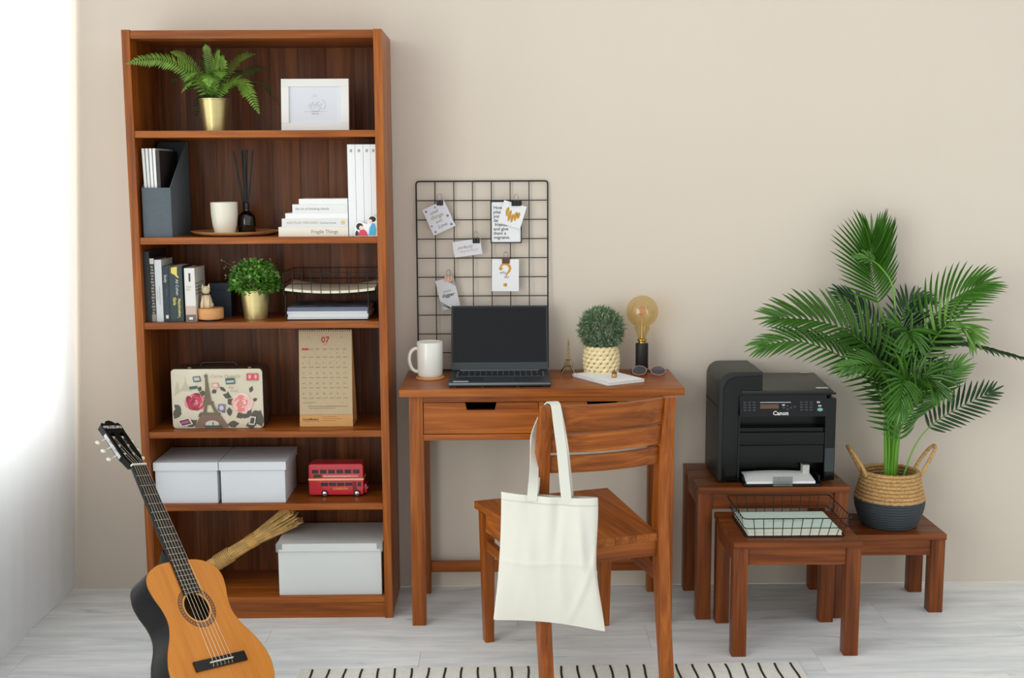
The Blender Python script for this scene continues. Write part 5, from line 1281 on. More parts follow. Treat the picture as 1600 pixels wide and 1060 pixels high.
# ------------------------------------------------------------------ printer on the largest table
PZ = 0.445
pr = thing('printer', 'black multifunction laser printer on the largest low table', 'printer', (2.06, -0.17, PZ))
PB = mat('printer_black', (6, 7, 8), 0.16, spec=0.35); PM = mat('printer_matt', (9, 11, 12), 0.28, spec=0.3); PGR = mat('printer_side', (38, 41, 39), 0.42, spec=0.35); PLID = mat('printer_lid', (30, 33, 30), 0.3); PD = mat('printer_dark', (8, 8, 9), 0.6)
x0, x1, yf, yb = 1.868, 2.249, -0.288, -0.040
zb = PZ + 0.006
for xx in (x0 + 0.03, x1 - 0.03):
    for yy in (yf + 0.03, yb - 0.03): B().lathe([(0, PZ), (0.012, PZ), (0.012, zb), (0, zb)], xx, yy, 16).part('foot', PM, pr)
# left column with the document feeder on top: rounded shoulder
prof = [(x0, zb), (x0 + 0.062, zb), (x0 + 0.062, 0.738), (x0 + 0.140, 0.744), (x0 + 0.140, 0.812)]
cxx, czz, rr = x0 + 0.042, 0.770, 0.042
prof += [(cxx + rr * math.cos(a), czz + rr * math.sin(a)) for a in [PI / 2 + PI / 2 * k / 8 for k in range(9)]]
B().prism(prof, 1, yf + 0.004, yb).part('feeder_shell', PGR, pr, smooth=True, bevel=0.003)
B().prism([(x, z) for x, z in [(x0 + 0.012, zb + 0.002), (x0 + 0.061, zb + 0.002), (x0 + 0.061, 0.736), (x0 + 0.138, 0.746), (x0 + 0.138, 0.800), (x0 + 0.052, 0.796), (x0 + 0.028, 0.786), (x0 + 0.014, 0.760)]], 1, yf - 0.002, yf + 0.0038).part('feeder_front', PB, pr, bevel=0.0015, smooth=True)
B().box(x0 - 0.0015, x0 - 0.0002, -0.27, -0.05, 0.690, 0.694).part('side_groove', PD, pr)
# main body
fx0 = x0 + 0.0625
B().box(fx0, x1, yf + 0.060, yb, zb, 0.735).part('body', PM, pr, bevel=0.003, smooth=True)
B().box(x1 - 0.036, x1, yf, yf + 0.0595, zb, 0.725).part('side_column', PB, pr, bevel=0.006, smooth=True)
B().box(x1 - 0.034, x1 - 0.004, yf - 0.0010, yf - 0.0002, zb + 0.03, 0.56).part('cover_panel', mat('printer_gloss', (44, 52, 54), 0.12), pr)
B().box(fx0, fx0 + 0.006, yf, yf + 0.0595, zb, 0.735).part('inner_cheek', PB, pr)
# scanner lid and tray of the feeder
B().hexa([(x0 + 0.0705, yf - 0.004, 0.737), (x1 - 0.004, yf - 0.004, 0.737), (x1 - 0.004, yb, 0.741), (x0 + 0.0705, yb, 0.741), (x0 + 0.0705, yf - 0.004, 0.7435), (x1 - 0.004, yf - 0.004, 0.7435), (x1 - 0.004, yb, 0.7435), (x0 + 0.0705, yb, 0.7435)]).part('scanner_base', PB, pr, bevel=0.002, smooth=True)
B().hexa([(x0 + 0.0705, yf - 0.006, 0.7437), (x1 - 0.014, yf - 0.006, 0.7437), (x1 - 0.004, yb, 0.7437), (x0 + 0.1405, yb, 0.7437), (x0 + 0.0705, yf - 0.006, 0.752), (x1 - 0.016, yf - 0.006, 0.752), (x1 - 0.010, yb, 0.768), (x0 + 0.1405, yb, 0.768)]).part('scanner_lid', PLID, pr, bevel=0.002, smooth=True)
B().box(x1 - 0.062, x1 - 0.024, yf + 0.014, yf + 0.034, 0.7545, 0.7555).part('label_sticker', mat('label_white', (220, 226, 220), 0.5), pr)
B().box(x1 - 0.060, x1 - 0.030, yb - 0.014, yb - 0.004, 0.7685, 0.7695).part('label_sticker', mat('label_white', (220, 226, 220), 0.5), pr)
# control panel, tilted
cpn = B().hexa([(fx0 + 0.002, yf - 0.016, 0.668), (x1 - 0.034, yf - 0.016, 0.668), (x1 - 0.034, yf + 0.059, 0.668), (fx0 + 0.002, yf + 0.059, 0.668), (fx0 + 0.002, yf - 0.002, 0.7365), (x1 - 0.034, yf - 0.002, 0.7365), (x1 - 0.034, yf + 0.059, 0.7365), (fx0 + 0.002, yf + 0.059, 0.7365)]).part('control_panel', PB, pr, bevel=0.003, smooth=True)
def pp(z): return yf - 0.016 + 0.014 * (z - 0.668) / 0.0685 - 0.0008
def pbox(name, u0, u1, v0, v1, m, d=0.0012):
    return B().hexa([(u0, pp(v0) - d, v0), (u1, pp(v0) - d, v0), (u1, pp(v0) - 0.0001, v0), (u0, pp(v0) - 0.0001, v0), (u0, pp(v1) - d, v1), (u1, pp(v1) - d, v1), (u1, pp(v1) - 0.0001, v1), (u0, pp(v1) - 0.0001, v1)]).part(name, m, cpn)
pbox('display', 1.998, 2.058, 0.694, 0.708, mat('lcd_amber', (98, 70, 44), 0.3))
pbox('print', 1.998, 2.098, 0.7125, 0.7150, mat('panel_grey', (172, 178, 178), 0.5), 0.0006)
BTN = mat('button_grey', (62, 66, 70), 0.4); BTG = mat('button_green', (128, 176, 168), 0.35); BTW = mat('button_white', (182, 190, 188), 0.4)
for i in range(4):
    for k in range(3):
        pbox('button', 1.944 + k * 0.015, 1.953 + k * 0.015, 0.7125 - i * 0.0082, 0.7160 - i * 0.0082, BTN)
        pbox('button', 2.127 + k * 0.0155, 2.1365 + k * 0.0155, 0.7125 - i * 0.0082, 0.7160 - i * 0.0082, BTN)
for u, v in ((2.074, 0.697), (2.086, 0.702), (2.086, 0.692), (2.098, 0.697), (2.110, 0.700)): pbox('button', u - 0.0035, u + 0.0035, v - 0.0025, v + 0.0025, BTN)
pbox('button', 2.069, 2.078, 0.7030, 0.7075, BTW)
pbox('button', 2.182, 2.192, 0.7110, 0.7160, BTW); pbox('button', 2.186, 2.196, 0.6995, 0.7045, BTW)
bb = B(); bb.lathe([(0, 0), (0.0095, 0), (0.0088, 0.0016), (0, 0.002)], 0, 0, 24); bb.bm.transform(T(2.192, pp(0.690), 0.690) @ FACE @ Matrix.Diagonal((1, 0.6, 1, 1)))
bb.part('start_button', BTG, cpn, smooth=True)
text('Canon', 0.0190, mat('logo_white', (226, 228, 226), 0.5), cpn, T(2.064, pp(0.676) - 0.0008, 0.6735) @ FACE, align='CENTER', bold=0.0005)
# output bay and front covers
B().box(fx0 + 0.0062, x1 - 0.0362, yf + 0.010, yf + 0.0595, 0.612, 0.626).part('output_tray', PM, pr, bevel=0.002)
B().box(fx0 + 0.0062, x1 - 0.0362, yf + 0.002, yf + 0.0595, 0.570, 0.6118).part('upper_cover', PM, pr, bevel=0.003, smooth=True)
B().box(fx0 + 0.0062, x1 - 0.0362, yf + 0.004, yf + 0.0595, 0.510, 0.5685).part('lower_cover', PM, pr, bevel=0.003, smooth=True)
# paper tray with paper
trY = -0.340
B().box(1.943, 2.196, trY, yf + 0.0595, PZ + 0.002, PZ + 0.009).part('paper_tray', PM, pr, bevel=0.0015)
for k in range(14):
    B().box(1.955 + k * 0.0168, 1.967 + k * 0.0168, trY - 0.0012, trY - 0.0002, PZ + 0.0032, PZ + 0.0078).part('tray_notch', PD, pr)
for xx in (1.943, 2.190): B().box(xx, xx + 0.006, trY + 0.03, yf + 0.0595, PZ + 0.0092, PZ + 0.030).part('tray_rail', PM, pr, bevel=0.001)
B().box(2.150, 2.172, yf + 0.02, yf + 0.05, PZ + 0.0205, PZ + 0.054).part('paper_guide', mat('guide_pale', (196, 200, 190), 0.5), pr, bevel=0.001)
B().box(2.035, 2.098, trY - 0.006, trY - 0.003, PZ + 0.003, PZ + 0.034).part('tray_stop', glass_mat('clear_plastic', (206, 212, 208), 0.5, 0.15), pr)
pb = B()
def shp(u, v, k): return (1.952 + 0.222 * u, trY + 0.003 + 0.092 * v, PZ + 0.0094 + k + 0.010 * v + 0.004 * math.sin(PI * u) * v)
g1 = pb.grid(lambda u, v: shp(u, v, 0.0075), 10, 6); g0 = pb.grid(lambda u, v: shp(u, v, 0.0), 10, 6)
a, c = skirt(g1, g0)
for i in range(len(a)): pb.bm.faces.new((a[i], a[(i + 1) % len(a)], c[(i + 1) % len(a)], c[i]))
pb.whole('printer_paper', PAPER, 'sheaf of blank white paper in the printer tray', 'paper', (2.06, -0.3, PZ + 0.0094), smooth=True)

# ------------------------------------------------------------------ wire tray with notebook on the middle table
TZ = 0.359
wt = thing('wire_tray', 'black wire basket tray on the middle low table', 'tray', (2.05, -0.46, TZ))
bx0, bx1, by0, by1 = 1.897, 2.196, -0.604, -0.372
tx0, tx1, ty0, ty1 = 1.886, 2.214, -0.616, -0.352
zt = TZ + 0.062
def sq(xa, xb, ya, yb, z, r=0.012):
    o = []
    for cx, cy, a in ((xb - r, ya + r, -PI / 2), (xb - r, yb - r, 0), (xa + r, yb - r, PI / 2), (xa + r, ya + r, PI)):
        o += [(cx + r * math.cos(a + PI / 2 * k / 3), cy + r * math.sin(a + PI / 2 * k / 3), z) for k in range(4)]
    return o
B().tube(sq(tx0, tx1, ty0, ty1, zt), 0.0018, 6, closed=True).part('top_rim', BLACKM, wt, smooth=True)
B().tube(sq(bx0 - 0.005, bx1 + 0.008, by0 - 0.005, by1 + 0.009, TZ + 0.030), 0.0014, 6, closed=True).part('middle_wire', BLACKM, wt)
B().tube(sq(bx0, bx1, by0, by1, TZ + 0.0018), 0.0016, 6, closed=True).part('base_rim', BLACKM, wt, smooth=True)
for k in range(1, 11):
    f = k / 11; xb_ = bx0 + (bx1 - bx0) * f; xt_ = tx0 + (tx1 - tx0) * f
    wire(wt, [(xt_, ty0, zt), (xb_, by0, TZ + 0.0018), (xb_, by1, TZ + 0.0018), (xt_, ty1, zt)], 0.0013)
for k in range(1, 9):
    f = k / 9; yb_2 = by0 + (by1 - by0) * f; yt_ = ty0 + (ty1 - ty0) * f
    wire(wt, [(tx0, yt_, zt), (bx0, yb_2, TZ + 0.0030), (bx1, yb_2, TZ + 0.0030), (tx1, yt_, zt)], 0.0012)
nn_ = thing('notebook', 'mint green spiral notebook lying in the wire tray', 'notebook', (2.05, -0.49, TZ + 0.0042))
nz = TZ + 0.0042
mint = mat('mint_cover', (204, 222, 210), 0.6)
B().box(1.904, 2.188, -0.598, -0.382, nz, nz + 0.0010).part('back_cover', mint, nn_)
B().box(1.905, 2.187, -0.597, -0.390, nz + 0.0011, nz + 0.0100).part('pages', PAGES, nn_)
fc_ = B().box(1.904, 2.188, -0.598, -0.382, nz + 0.0101, nz + 0.0112).part('front_cover', mint, nn_)
B().box(1.904, 2.188, -0.5985, -0.5700, nz + 0.0113, nz + 0.0116).part('cover_band', mat('mint_pale', (226, 232, 214), 0.6), nn_)
for k in range(24):
    x = 1.912 + 0.268 * k / 23
    B().tube([(x, -0.384 + 0.0055 * math.cos(a), nz + 0.0060 + 0.0058 * math.sin(a)) for a in [2 * PI * i / 10 for i in range(10)]], 0.0009, 5, closed=True).part('spiral_ring', mat('ring_white', (220, 220, 216), 0.35, 0.3), nn_)
text('notebook', 0.014, GREYINK, fc_, T(2.045, -0.468, nz + 0.0118), align='CENTER'); text('the quiet pages of daily life', 0.0105, GREYINK, fc_, T(2.045, -0.486, nz + 0.0118), align='CENTER')

# ------------------------------------------------------------------ palm in a two-tone basket
SZ = 0.270
PX, PYY = 2.470, -0.176
pk = thing('palm_basket', 'belly basket in seagrass and dark grey on the smallest low table', 'basket', (PX, PYY, SZ))
SEA = mat('seagrass', (196, 156, 100), 0.8, vary=0.28, scale=130, bump=0.6, bscale=350)
DKB = mat('grey_basket', (62, 70, 74), 0.75, vary=0.12, scale=4, stretch=(1, 1, 60), bump=0.5, bscale=200)
n = 10
for k in range(n):           # dyed lower coils
    f = k / (n - 1); z = SZ + 0.006 + 0.083 * f; rr = 0.086 + 0.024 * math.sin(f * PI / 2)
    B().tube([(PX + rr * math.cos(a), PYY + rr * math.sin(a), z) for a in [2 * PI * i / 48 for i in range(48)]], 0.0062, 8, closed=True).part('grey_coil', DKB, pk, smooth='all')
B().lathe([(0, SZ + 0.0012), (0.086, SZ + 0.0012), (0.106, SZ + 0.085), (0.100, SZ + 0.085), (0.082, SZ + 0.008), (0, SZ + 0.008)], PX, PYY, 36).part('lining', DKB, pk, smooth=True)
for k in range(8):
    f = k / 7; z = SZ + 0.098 + 0.084 * f; rr = 0.110 - 0.021 * f ** 0.85
    pts = []
    for i in range(96):
        a = 2 * PI * i / 96
        pts.append((PX + (rr + 0.0010 * math.sin(i * 2.1 + k)) * math.cos(a), PYY + (rr + 0.0010 * math.sin(i * 2.1 + k)) * math.sin(a), z + 0.0007 * math.sin(i * 1.7)))
    B().tube(pts, 0.0064, 8, closed=True).part('seagrass_coil', SEA, pk, smooth='all')
for s in (-1, 1):
    cx_ = PX + s * 0.094
    pts = catmull([(cx_ - s * 0.004, PYY - 0.034, SZ + 0.172), (cx_ + s * 0.012, PYY - 0.034, SZ + 0.205), (cx_ + s * 0.036, PYY - 0.026, SZ + 0.245), (cx_ + s * 0.050, PYY - 0.010, SZ + 0.266), (cx_ + s * 0.050, PYY + 0.010, SZ + 0.266), (cx_ + s * 0.036, PYY + 0.026, SZ + 0.245), (cx_ + s * 0.012, PYY + 0.034, SZ + 0.205), (cx_ - s * 0.004, PYY + 0.034, SZ + 0.172)], 5)
    B().tube(pts, 0.0062, 8).part('handle', SEA, pk, smooth='all')
palm = thing('areca_palm', 'tall green areca palm with feathery fronds growing in the basket', 'plant', (PX, PYY, SZ + 0.11))
B().lathe([(0, SZ + 0.012), (0.070, SZ + 0.012), (0.084, SZ + 0.110), (0.076, SZ + 0.112), (0.072, SZ + 0.104), (0, SZ + 0.104)], PX, PYY, 28).part('inner_pot', mat('inner_pot', (70, 48, 34), 0.8), palm, smooth=True)
B().lathe([(0.071, SZ + 0.106), (0.05, SZ + 0.112), (0.0, SZ + 0.114)], PX, PYY, 20).part('soil', mat('dark_soil', (44, 34, 26), 0.95, bump=0.8, bscale=150), palm)
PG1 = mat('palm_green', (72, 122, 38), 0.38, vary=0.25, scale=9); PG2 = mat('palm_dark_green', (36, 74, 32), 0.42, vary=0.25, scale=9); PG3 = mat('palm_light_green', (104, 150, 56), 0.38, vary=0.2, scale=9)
STM = mat('palm_stem', (104, 164, 48), 0.4, vary=0.12, scale=6)
def leaflet_mesh(m, droop):
    b = B(); rows = []
    for t, w, z in ((0, .25, 0), (.15, .8, .0), (.4, 1.0, -.05), (.7, .75, -.17), (.9, .35, -.30)):
        zz = -droop * t * t
        rows.append([b.bm.verts.new((t, -w / 2, zz + 0.10 * w)), b.bm.verts.new((t, 0, zz)), b.bm.verts.new((t, w / 2, zz + 0.10 * w))])
    tip = b.bm.verts.new((1, 0, -droop))
    for a, c in zip(rows, rows[1:]):
        for k in range(2): b.bm.faces.new((a[k], a[k + 1], c[k + 1], c[k]))
    for k in range(2): b.bm.faces.new((rows[-1][k], rows[-1][k + 1], tip))
    return b.mesh('leaflet', m, smooth='all')
LM = {(i, d): leaflet_mesh(m, d) for i, m in enumerate((PG1, PG2, PG3)) for d in (0.05, 0.25)}
inv = palm.matrix_basis.inverted()
def palm_frond(pts, start, lw, n, mi=0, up=(0, -0.6, 0.8), droop=0.25, lift=0.1, wid=0.013, spread=0.9, joined=False, stem_r=0.005, fw=(.45, .9)):
    pc = catmull(pts, 10); L = len(pc); up = Vector(up).normalized()
    b = B(); b.tube(pc[::2] + ([pc[-1]] if (L - 1) % 2 else []), [max(0.0009, stem_r * (1 - 0.85 * i * 2 / L)) for i in range(len(pc[::2]) + (1 if (L - 1) % 2 else 0))], 7)
    fo = b.part('frond', STM, palm, smooth='all')
    jb = B()
    for i in range(n):
        t = start + (1 - start) * (i / (n - 1)); k = t * (L - 1); i0 = min(int(k), L - 2)
        p = pc[i0].lerp(pc[i0 + 1], k - i0); tg = (pc[min(i0 + 2, L - 1)] - pc[max(i0 - 1, 0)]).normalized()
        u = up - tg * up.dot(tg); u = u.normalized() if u.length > .05 else tg.orthogonal().normalized()
        sd = tg.cross(u); f = i / (n - 1)
        ln = lw * (0.55 + 0.75 * math.sin(PI * (0.12 + 0.70 * f))) * random.uniform(.92, 1.06) * 0.88 * (1 - 0.30 * f ** 3)
        fwd = fw[0] + fw[1] * f
        for s in (-1, 1):
            if f > 0.985 and s > 0: continue
            d = (sd * s * spread * (1 - 0.6 * f ** 2.5) + tg * fwd + u * (lift + random.uniform(-.06, .08))).normalized()
            if f > 0.985: d = tg
            w = u - d * u.dot(d); w.normalize(); y = w.cross(d)
            m = Matrix(((d.x, y.x, w.x, p.x), (d.y, y.y, w.y, p.y), (d.z, y.z, w.z, p.z), (0, 0, 0, 1))) @ Matrix.Diagonal((ln, wid * random.uniform(.85, 1.1), ln, 1))
            me = LM[(mi, 0.25 if droop > 0.15 else 0.05)]
            if joined:
                tmp = bmesh.new(); tmp.from_mesh(me); tmp.transform(m); me2 = bpy.data.meshes.new('x'); tmp.to_mesh(me2); tmp.free(); jb.bm.from_mesh(me2); bpy.data.meshes.remove(me2)
            else:
                o = bpy.data.objects.new('leaflet', me); COL.objects.link(o); o.parent = fo; o.matrix_basis = inv @ m
    if joined: jb.part('leaflets', (PG1, PG2, PG3)[mi], fo, smooth='all', kind='stuff')
    else: jb.bm.free()
    return fo
S = lambda dx=0, dy=0: Vector((PX + dx, PYY + dy, SZ + 0.10))
V = Vector
# upright frond at the top, seen from its flat side
palm_frond([S(-.006), V((2.466, -.17, .62)), V((2.452, -.14, .90)), V((2.418, -.115, 1.04)), V((2.396, -.112, 1.14)), V((2.392, -.118, 1.225))], .56, .165, 23, 0, (0.15, -1, 0.1), .05, 0.0, .0095, fw=(.60, 1.0))
# arching bare rib beside it ending in a leaf turned to the wall
palm_frond([S(.004), V((2.468, -.18, .65)), V((2.464, -.19, .92)), V((2.450, -.19, 1.07)), V((2.41, -.18, 1.14)), V((2.37, -.16, 1.17))], .90, .06, 7, 0, (0.3, -0.6, 0.7), .05, 0.0, .011, stem_r=.006, joined=True)
# left, upper
palm_frond([S(-.01), V((2.455, -.19, .66)), V((2.40, -.23, .83)), V((2.30, -.25, .93)), V((2.168, -.27, .975)), V((2.045, -.30, .985))], .30, .150, 25, 0, (0.1, -0.75, 0.65), .05, 0.18, .0105)
# left, lower and longest: leaflets start close above the basket
palm_frond([S(-.012, -.01), V((2.452, -.205, .57)), V((2.404, -.245, .72)), V((2.273, -.29, .850)), V((2.11, -.345, .918)), V((1.985, -.38, .910))], .24, .110, 30, 0, (0.1, -0.72, 0.68), .25, 0.08, .0095)
palm_frond([S(-.004, -.01), V((2.455, -.21, .64)), V((2.41, -.30, .78)), V((2.34, -.37, .84)), V((2.24, -.42, .845))], .30, .10, 24, 0, (-0.1, -0.6, 0.8), .25, 0.1, .0095)
# centre front, arching over towards the viewer
palm_frond([S(0, -.012), V((2.462, -.23, .62)), V((2.445, -.32, .76)), V((2.425, -.39, .79)), V((2.405, -.43, .72))], .30, .105, 22, 0, (0, -0.8, 0.6), .25, 0.1, .0095)
palm_frond([S(.006, -.012), V((2.472, -.22, .62)), V((2.49, -.30, .75)), V((2.51, -.36, .80)), V((2.53, -.40, .77))], .34, .10, 20, 0, (0.1, -0.75, 0.65), .25, 0.1, .0095, joined=True)
palm_frond([S(.0, -.012), V((2.465, -.22, .70)), V((2.46, -.28, .88)), V((2.455, -.33, .94)), V((2.45, -.38, .925))], .45, .11, 18, 0, (0, -0.6, 0.8), .25, 0.1, .0105, joined=True)
# right, upper
palm_frond([S(.01), V((2.48, -.19, .68)), V((2.525, -.22, .90)), V((2.607, -.25, 1.025)), V((2.70, -.27, 1.085))], .40, .135, 23, 0, (-0.35, -0.75, 0.55), .25, 0.2, .0105)
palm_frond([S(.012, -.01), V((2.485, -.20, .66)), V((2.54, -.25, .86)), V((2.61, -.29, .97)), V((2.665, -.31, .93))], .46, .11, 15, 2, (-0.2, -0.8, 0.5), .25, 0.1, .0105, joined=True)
# right, lower front
palm_frond([S(.012, -.01), V((2.470, -.23, .57)), V((2.49, -.29, .68)), V((2.535, -.34, .77)), V((2.60, -.375, .835))], .26, .105, 22, 0, (0.25, -0.75, 0.6), .25, 0.1, .0095, joined=True)
# long dark one running out to the side, seen edge-on
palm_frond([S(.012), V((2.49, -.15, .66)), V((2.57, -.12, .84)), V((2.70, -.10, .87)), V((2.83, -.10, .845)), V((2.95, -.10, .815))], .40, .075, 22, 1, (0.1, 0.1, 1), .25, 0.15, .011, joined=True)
# small low one rising from the rim
palm_frond([V((PX + .022, PYY - .024, SZ + .115)), V((2.530, -.21, .53)), V((2.578, -.22, .611)), V((2.665, -.235, .678)), V((2.765, -.25, .735))], .50, .078, 16, 1, (-0.3, -0.95, 0.2), .25, 0.05, .0095, stem_r=.0032, fw=(.5, .45))
# fronds at the back, their shade put into the darker green
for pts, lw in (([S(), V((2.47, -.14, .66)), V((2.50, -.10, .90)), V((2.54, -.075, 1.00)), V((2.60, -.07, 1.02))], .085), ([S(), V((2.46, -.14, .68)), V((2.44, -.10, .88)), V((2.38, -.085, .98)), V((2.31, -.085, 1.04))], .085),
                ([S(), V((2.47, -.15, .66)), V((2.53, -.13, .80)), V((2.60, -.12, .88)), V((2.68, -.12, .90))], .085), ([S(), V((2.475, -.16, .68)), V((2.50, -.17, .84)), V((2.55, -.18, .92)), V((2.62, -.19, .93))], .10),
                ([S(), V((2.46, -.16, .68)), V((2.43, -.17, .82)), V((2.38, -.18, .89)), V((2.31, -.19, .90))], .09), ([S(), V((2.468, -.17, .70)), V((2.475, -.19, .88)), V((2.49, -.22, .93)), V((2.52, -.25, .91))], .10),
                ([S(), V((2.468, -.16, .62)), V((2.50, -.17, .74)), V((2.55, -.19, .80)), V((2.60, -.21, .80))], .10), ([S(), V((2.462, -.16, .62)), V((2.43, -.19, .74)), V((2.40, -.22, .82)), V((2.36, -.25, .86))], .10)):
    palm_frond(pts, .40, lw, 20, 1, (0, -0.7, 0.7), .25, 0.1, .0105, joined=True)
for dx, dy, h, rr in ((-.012, -.004, .40, .010), (.000, -.010, .42, .011), (.011, -.002, .40, .010), (-.004, .008, .40, .009), (.005, .006, .38, .008)):
    B().tube([(PX + dx, PYY + dy, SZ + 0.10), (PX + dx * 1.2, PYY + dy * 1.2, SZ + .2), (PX + dx * 1.9, PYY + dy * 1.6, SZ + .32), (PX + dx * 2.8, PYY + dy * 2.2, SZ + .1 + h)], [rr, rr * .95, rr * .7, .002], 10).part('stalk', STM, palm, smooth='all')
# ------------------------------------------------------------------ classical guitar leaning at the left of the shelf
GS = 0.934
GRot = Matrix(((0.557, -0.460, 0.692), (0.814, 0.465, -0.346), (-0.163, 0.756, 0.634))).to_quaternion().to_matrix().to_4x4()
gt = thing('guitar', 'classical guitar with an orange top and black sides leaning before the bookshelf', 'guitar', matrix=T(0.415, -1.063, 0.178) @ GRot @ Matrix.Scale(GS, 4))
def gp_(b, name, m, parent=gt, **k): return b.part(name, m, parent, world=False, **k)
GTOP = wood('guitar_top', (226, 150, 62), (218, 138, 50), (206, 122, 40), 1, rough=0.25, coat=0.5, vary=0.02)
GBLK = mat('guitar_black', (12, 11, 11), 0.25, spec=0.35, coat=0.05); FB = mat('fingerboard', (24, 22, 22), 0.5); FRT = mat('fret_metal', (176, 172, 160), 0.3, 0.9)
hw = [(-.163, 0), (-.158, .07), (-.14, .118), (-.10, .160), (-.05, .181), (0, .182), (.05, .164), (.10, .134), (.14, .120), (.18, .122), (.22, .134), (.26, .139), (.29, .127), (.31, .100), (.322, .062), (.325, 0)]
hc = catmull([(y, x, 0) for y, x in hw], 5)
right = [(p[1], p[0]) for p in hc]                    # from tail to neck on +x
outline = right + [(-x, y) for x, y in right[-2:0:-1]]
b = B()
D = 0.095
v0 = [b.bm.verts.new((x, y, -0.0025)) for x, y in outline]; v1 = [b.bm.verts.new((x * 0.995, y * 0.995, -D + 0.012)) for x, y in outline]; v2 = [b.bm.verts.new((x * 0.95, y * 0.95, -D)) for x, y in outline]
n = len(outline)
for a, c in ((v0, v1), (v1, v2)):
    for i in range(n): b.bm.faces.new((a[i], a[(i + 1) % n], c[(i + 1) % n], c[i]))
b.bm.faces.new(v2)
gp_(b, 'body', GBLK, smooth=True)
# soundboard with a real sound hole
HC = (0.0, 0.173); HR = 0.043
def ray_out(a):
    dx, dy = math.cos(a), math.sin(a); best = None
    for i in range(n):
        (xa, ya), (xb, yb) = outline[i], outline[(i + 1) % n]
        ex, ey = xb - xa, yb - ya; den = dx * ey - dy * ex
        if abs(den) < 1e-12: continue
        t = ((xa - HC[0]) * ey - (ya - HC[1]) * ex) / den; s = ((xa - HC[0]) * dy - (ya - HC[1]) * dx) / den
        if t > 0 and -1e-6 <= s <= 1 + 1e-6 and (best is None or t < best): best = t
    return best
def plate(name, fo, fi, z0, z1, m, N=120, **k):
    b = B(); R = []
    for i in range(N):
        a = 2 * PI * i / N; o, q = fo(a), fi(a); c_, s_ = math.cos(a), math.sin(a)
        R.append([b.bm.verts.new((HC[0] + c_ * r, HC[1] + s_ * r, z)) for r, z in ((o, z0), (o, z1), (q, z1), (q, z0))])
    for i in range(N):
        a, c = R[i], R[(i + 1) % N]
        for k2 in range(4): b.bm.faces.new((a[k2], a[(k2 + 1) % 4], c[(k2 + 1) % 4], c[k2]))
    return gp_(b, name, m, **k)
plate('soundboard', lambda a: ray_out(a), lambda a: HR, -0.0022, 0.0, GTOP)
plate('rosette_ring', lambda a: 0.0640, lambda a: 0.0620, 0.0001, 0.0003, mat('rosette_dark', (78, 44, 28), 0.4))
plate('rosette_ring', lambda a: 0.0618, lambda a: 0.0520, 0.0001, 0.0003, mat('rosette_tan', (168, 118, 74), 0.4))
plate('rosette_ring', lambda a: 0.0518, lambda a: 0.0500, 0.0001, 0.0003, mat('rosette_dark', (78, 44, 28), 0.4))
plate('rosette_ring', lambda a: 0.0475, lambda a: 0.0450, 0.0001, 0.0003, mat('rosette_pale', (216, 170, 108), 0.4))
for k in range(40):
    a = 2 * PI * (k + .5) / 40
    if abs((a % (2 * PI)) - PI / 2) < 0.58: continue
    b = B(); q = 0.030
    b.prism([(HC[0] + r * math.cos(a + w), HC[1] + r * math.sin(a + w)) for r, w in ((.0535, -q), (.0535, q), (.0605, q), (.0605, -q))], 2, 0.00035, 0.0005)
    gp_(b, 'rosette_tile', mat('rosette_red', (112, 52, 34), 0.4))
gp_(B().prism([(x * 0.94, y * 0.94) for x, y in outline], 2, -D + 0.004, -D + 0.005), 'inside_back', mat('guitar_inside', (120, 90, 50), 0.8))
# binding line
b = B(); b.tube([(x, y, -0.0012) for x, y in outline], 0.0012, 5, closed=True); gp_(b, 'binding', mat('binding_dark', (42, 26, 18), 0.4), smooth='all')
# neck, heel, fingerboard
b = B(); rings = []
for y, w, d in ((0.318, .030, .022), (0.36, .0295, .020), (0.5, .0275, .019), (0.655, .0255, .018)):
    rings.append([b.bm.verts.new((w * math.cos(a), y, -d * math.sin(a) * 1.0 + 0.0015)) for a in [PI * k / 12 for k in range(13)]])
for a, c in zip(rings, rings[1:]):
    for k in range(12): b.bm.faces.new((a[k], a[k + 1], c[k + 1], c[k]))
    b.bm.faces.new((a[12], a[0], c[0], c[12]))
b.bm.faces.new(rings[0]); b.bm.faces.new(rings[-1][::-1])
gp_(b, 'neck', GBLK, smooth=True)
gp_(B().hexa([(-.026, .322, -.090), (.026, .322, -.090), (.016, .336, -.085), (-.016, .336, -.085), (-.029, .322, -.002), (.029, .322, -.002), (.027, .372, -.012), (-.027, .372, -.012)]), 'heel', GBLK, bevel=0.004, smooth=True)
gp_(B().hexa([(-.031, .214, .0006), (.031, .214, .0006), (.0255, .650, .0018), (-.0255, .650, .0018), (-.031, .214, .0062), (.031, .214, .0062), (.0255, .650, .0070), (-.0255, .650, .0070)]), 'fingerboard', FB, bevel=0.0006)
for k in range(1, 20):
    y = 0.65 * 2 ** (-k / 12.0); w = .0255 + (.031 - .0255) * (0.65 - y) / (0.65 - 0.214)
    if y < 0.215: continue
    gp_(B().box(-w, w, y - .0009, y + .0009, .0060, .0082), 'fret', FRT)
gp_(B().box(-.0262, .0262, .650, .655, .0005, .0112), 'nut', IVORY, bevel=0.0006)
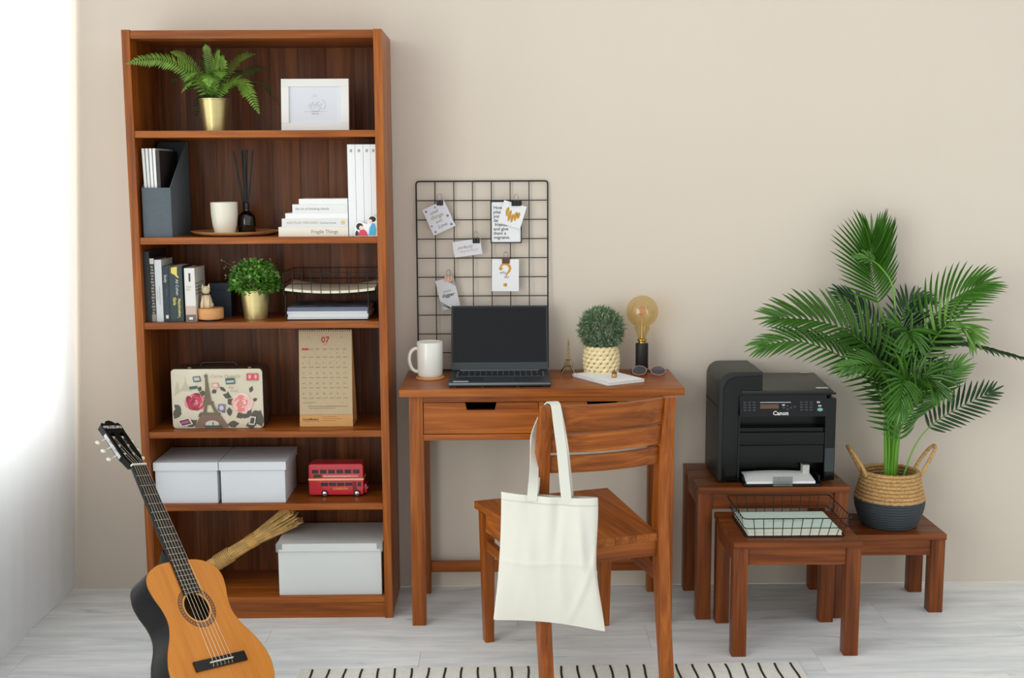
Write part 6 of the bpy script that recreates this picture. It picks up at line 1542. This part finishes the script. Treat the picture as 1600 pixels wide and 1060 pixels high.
# headstock, bent back, with two string slots
HM = T(0, 0.655, 0.001) @ Matrix.Rotation(math.radians(-13), 4, 'X')
hs_ = bpy.data.objects.new('headstock', None); COL.objects.link(hs_); hs_.parent = gt
def hp_(b, name, m, parent=hs_, **k):
    b.bm.transform(HM); return b.part(name, m, parent, world=False, **k)
z0, z1 = -0.018, 0.002
hp_(B().prism([(-.0255, 0), (.0255, 0), (.034, .034), (-.034, .034)], 2, z0, z1), 'head_block', GBLK, bevel=0.001)
hp_(B().box(-.009, .009, .0341, .139, z0, z1), 'head_bar', GBLK, bevel=0.001)
for s in (-1, 1): hp_(B().box(min(s * .0235, s * .036), max(s * .0235, s * .036), .0341, .139, z0, z1), 'head_bar', GBLK, bevel=0.001)
crown = [(-.036, .1391), (.036, .1391), (.0375, .175), (.030, .184), (.020, .180), (.012, .190), (0, .194), (-.012, .190), (-.020, .180), (-.030, .184), (-.0375, .175)]
hp_(B().prism(crown, 2, z0, z1), 'head_crown', GBLK, bevel=0.0015)
me = text_mesh('SUZUKI', 0.0158, mat('logo_white', (226, 228, 226), 0.5), HM @ T(0.005, 0.158, 0.0025), align='CENTER', space=1.05, bold=0.0003)
o = bpy.data.objects.new('lettering', me); COL.objects.link(o); o.parent = hs_
b = B(); b.tube([(-0.0285 + 0.0042 * math.cos(a), 0.1645 + 0.0042 * math.sin(a), 0.0024) for a in [2 * PI * k / 16 for k in range(16)]], 0.0007, 4, closed=True); b.box(-.0322, -.0248, .1640, .1650, .0021, .0027)
hp_(b, 'emblem', mat('logo_white', (226, 228, 226), 0.5))
heads = []
for k in range(3):
    for s in (-1, 1):
        y = 0.054 + 0.036 * k
        hp_(B().tube([(s * .0095, y, -.008), (s * .0230, y, -.008)], 0.0048, 10), 'roller', IVORY, smooth=True)
        hp_(B().tube([(s * .0365, y, -.008), (s * .0372, y, -.008), (s * .0385, y, -.008)], [0.004, 0.004, 0.003], 8), 'bushing', STEEL)
        tp = hp_(B().tube([(s * .0375, y, -.010), (s * .048, y - .001, -.018), (s * .055, y - .002, -.021)], 0.0017, 6), 'tuner_shaft', STEEL)
        kb_ = B(); kb_.ball((s * .0625, y - .003, -.0235), 0.0085, 0.0072, 0.0042, 14, 10); kb_.bm.transform(HM)
        kb_.part('tuner_knob', IVORY, tp, world=False, smooth='all')
        heads.append((s, y))
for s in (-1, 1): hp_(B().box(min(s * .0362, s * .0370), max(s * .0362, s * .0370), .040, .140, -.014, -.002), 'tuner_plate', STEEL)
# bridge and strings
gp_(B().box(-.095, .095, -.016, .014, .0002, .0065), 'bridge', BLACK, bevel=0.0015, smooth=True)
gp_(B().box(-.042, .042, -.0015, .0018, .0066, .0115), 'saddle', IVORY, bevel=0.0005)
STR = mat('string_bright', (190, 180, 160), 0.35, 0.7)
for k in range(6):
    xs = -.035 + .014 * k; xn = -.0215 + .0086 * k
    y1 = (0.054, 0.090, 0.126)[k if k < 3 else 5 - k]; xr = (-.0165 if k < 3 else .0165) + (-.003 + .003 * (k % 3))
    hp = HM @ Vector((xr, y1, -.003))
    rad = 0.0005 if k < 3 else 0.0004
    gp_(B().tube([(xs, -.0125, .0065), (xs, 0, .0122), (xn, .652, .0118), hp], rad, 5), 'string', STR)
    gp_(B().tube([(xs - .002, -.014, .0074), (xs + .001, -.006, .0078), (xs + .003, -.012, .0074)], 0.0007, 5), 'string_tie', STR)
# low folding stand that carries it from behind
sd = thing('guitar_stand', 'low black folding stand tucked behind the guitar body', 'stand', (0.24, -0.98, 0))
GM = gt.matrix_basis
def gw(x, y, z): return GM @ Vector((x, y, z))
up_ = gw(0, 0.06, -D - 0.012)
for s in (-1, 1):
    top = gw(0.05 * s, 0.06, -D - 0.012); foot = Vector((top.x - 0.10 + 0.03 * s, top.y + 0.06 + 0.07 * s, 0.006))
    B().tube([top, foot], 0.006, 8).part('rear_leg', BLACK, sd, smooth=True)
B().tube([gw(-0.055, 0.06, -D - 0.010), gw(0.055, 0.06, -D - 0.010)], 0.007, 8).part('cross_bar', BLACK, sd, smooth=True)
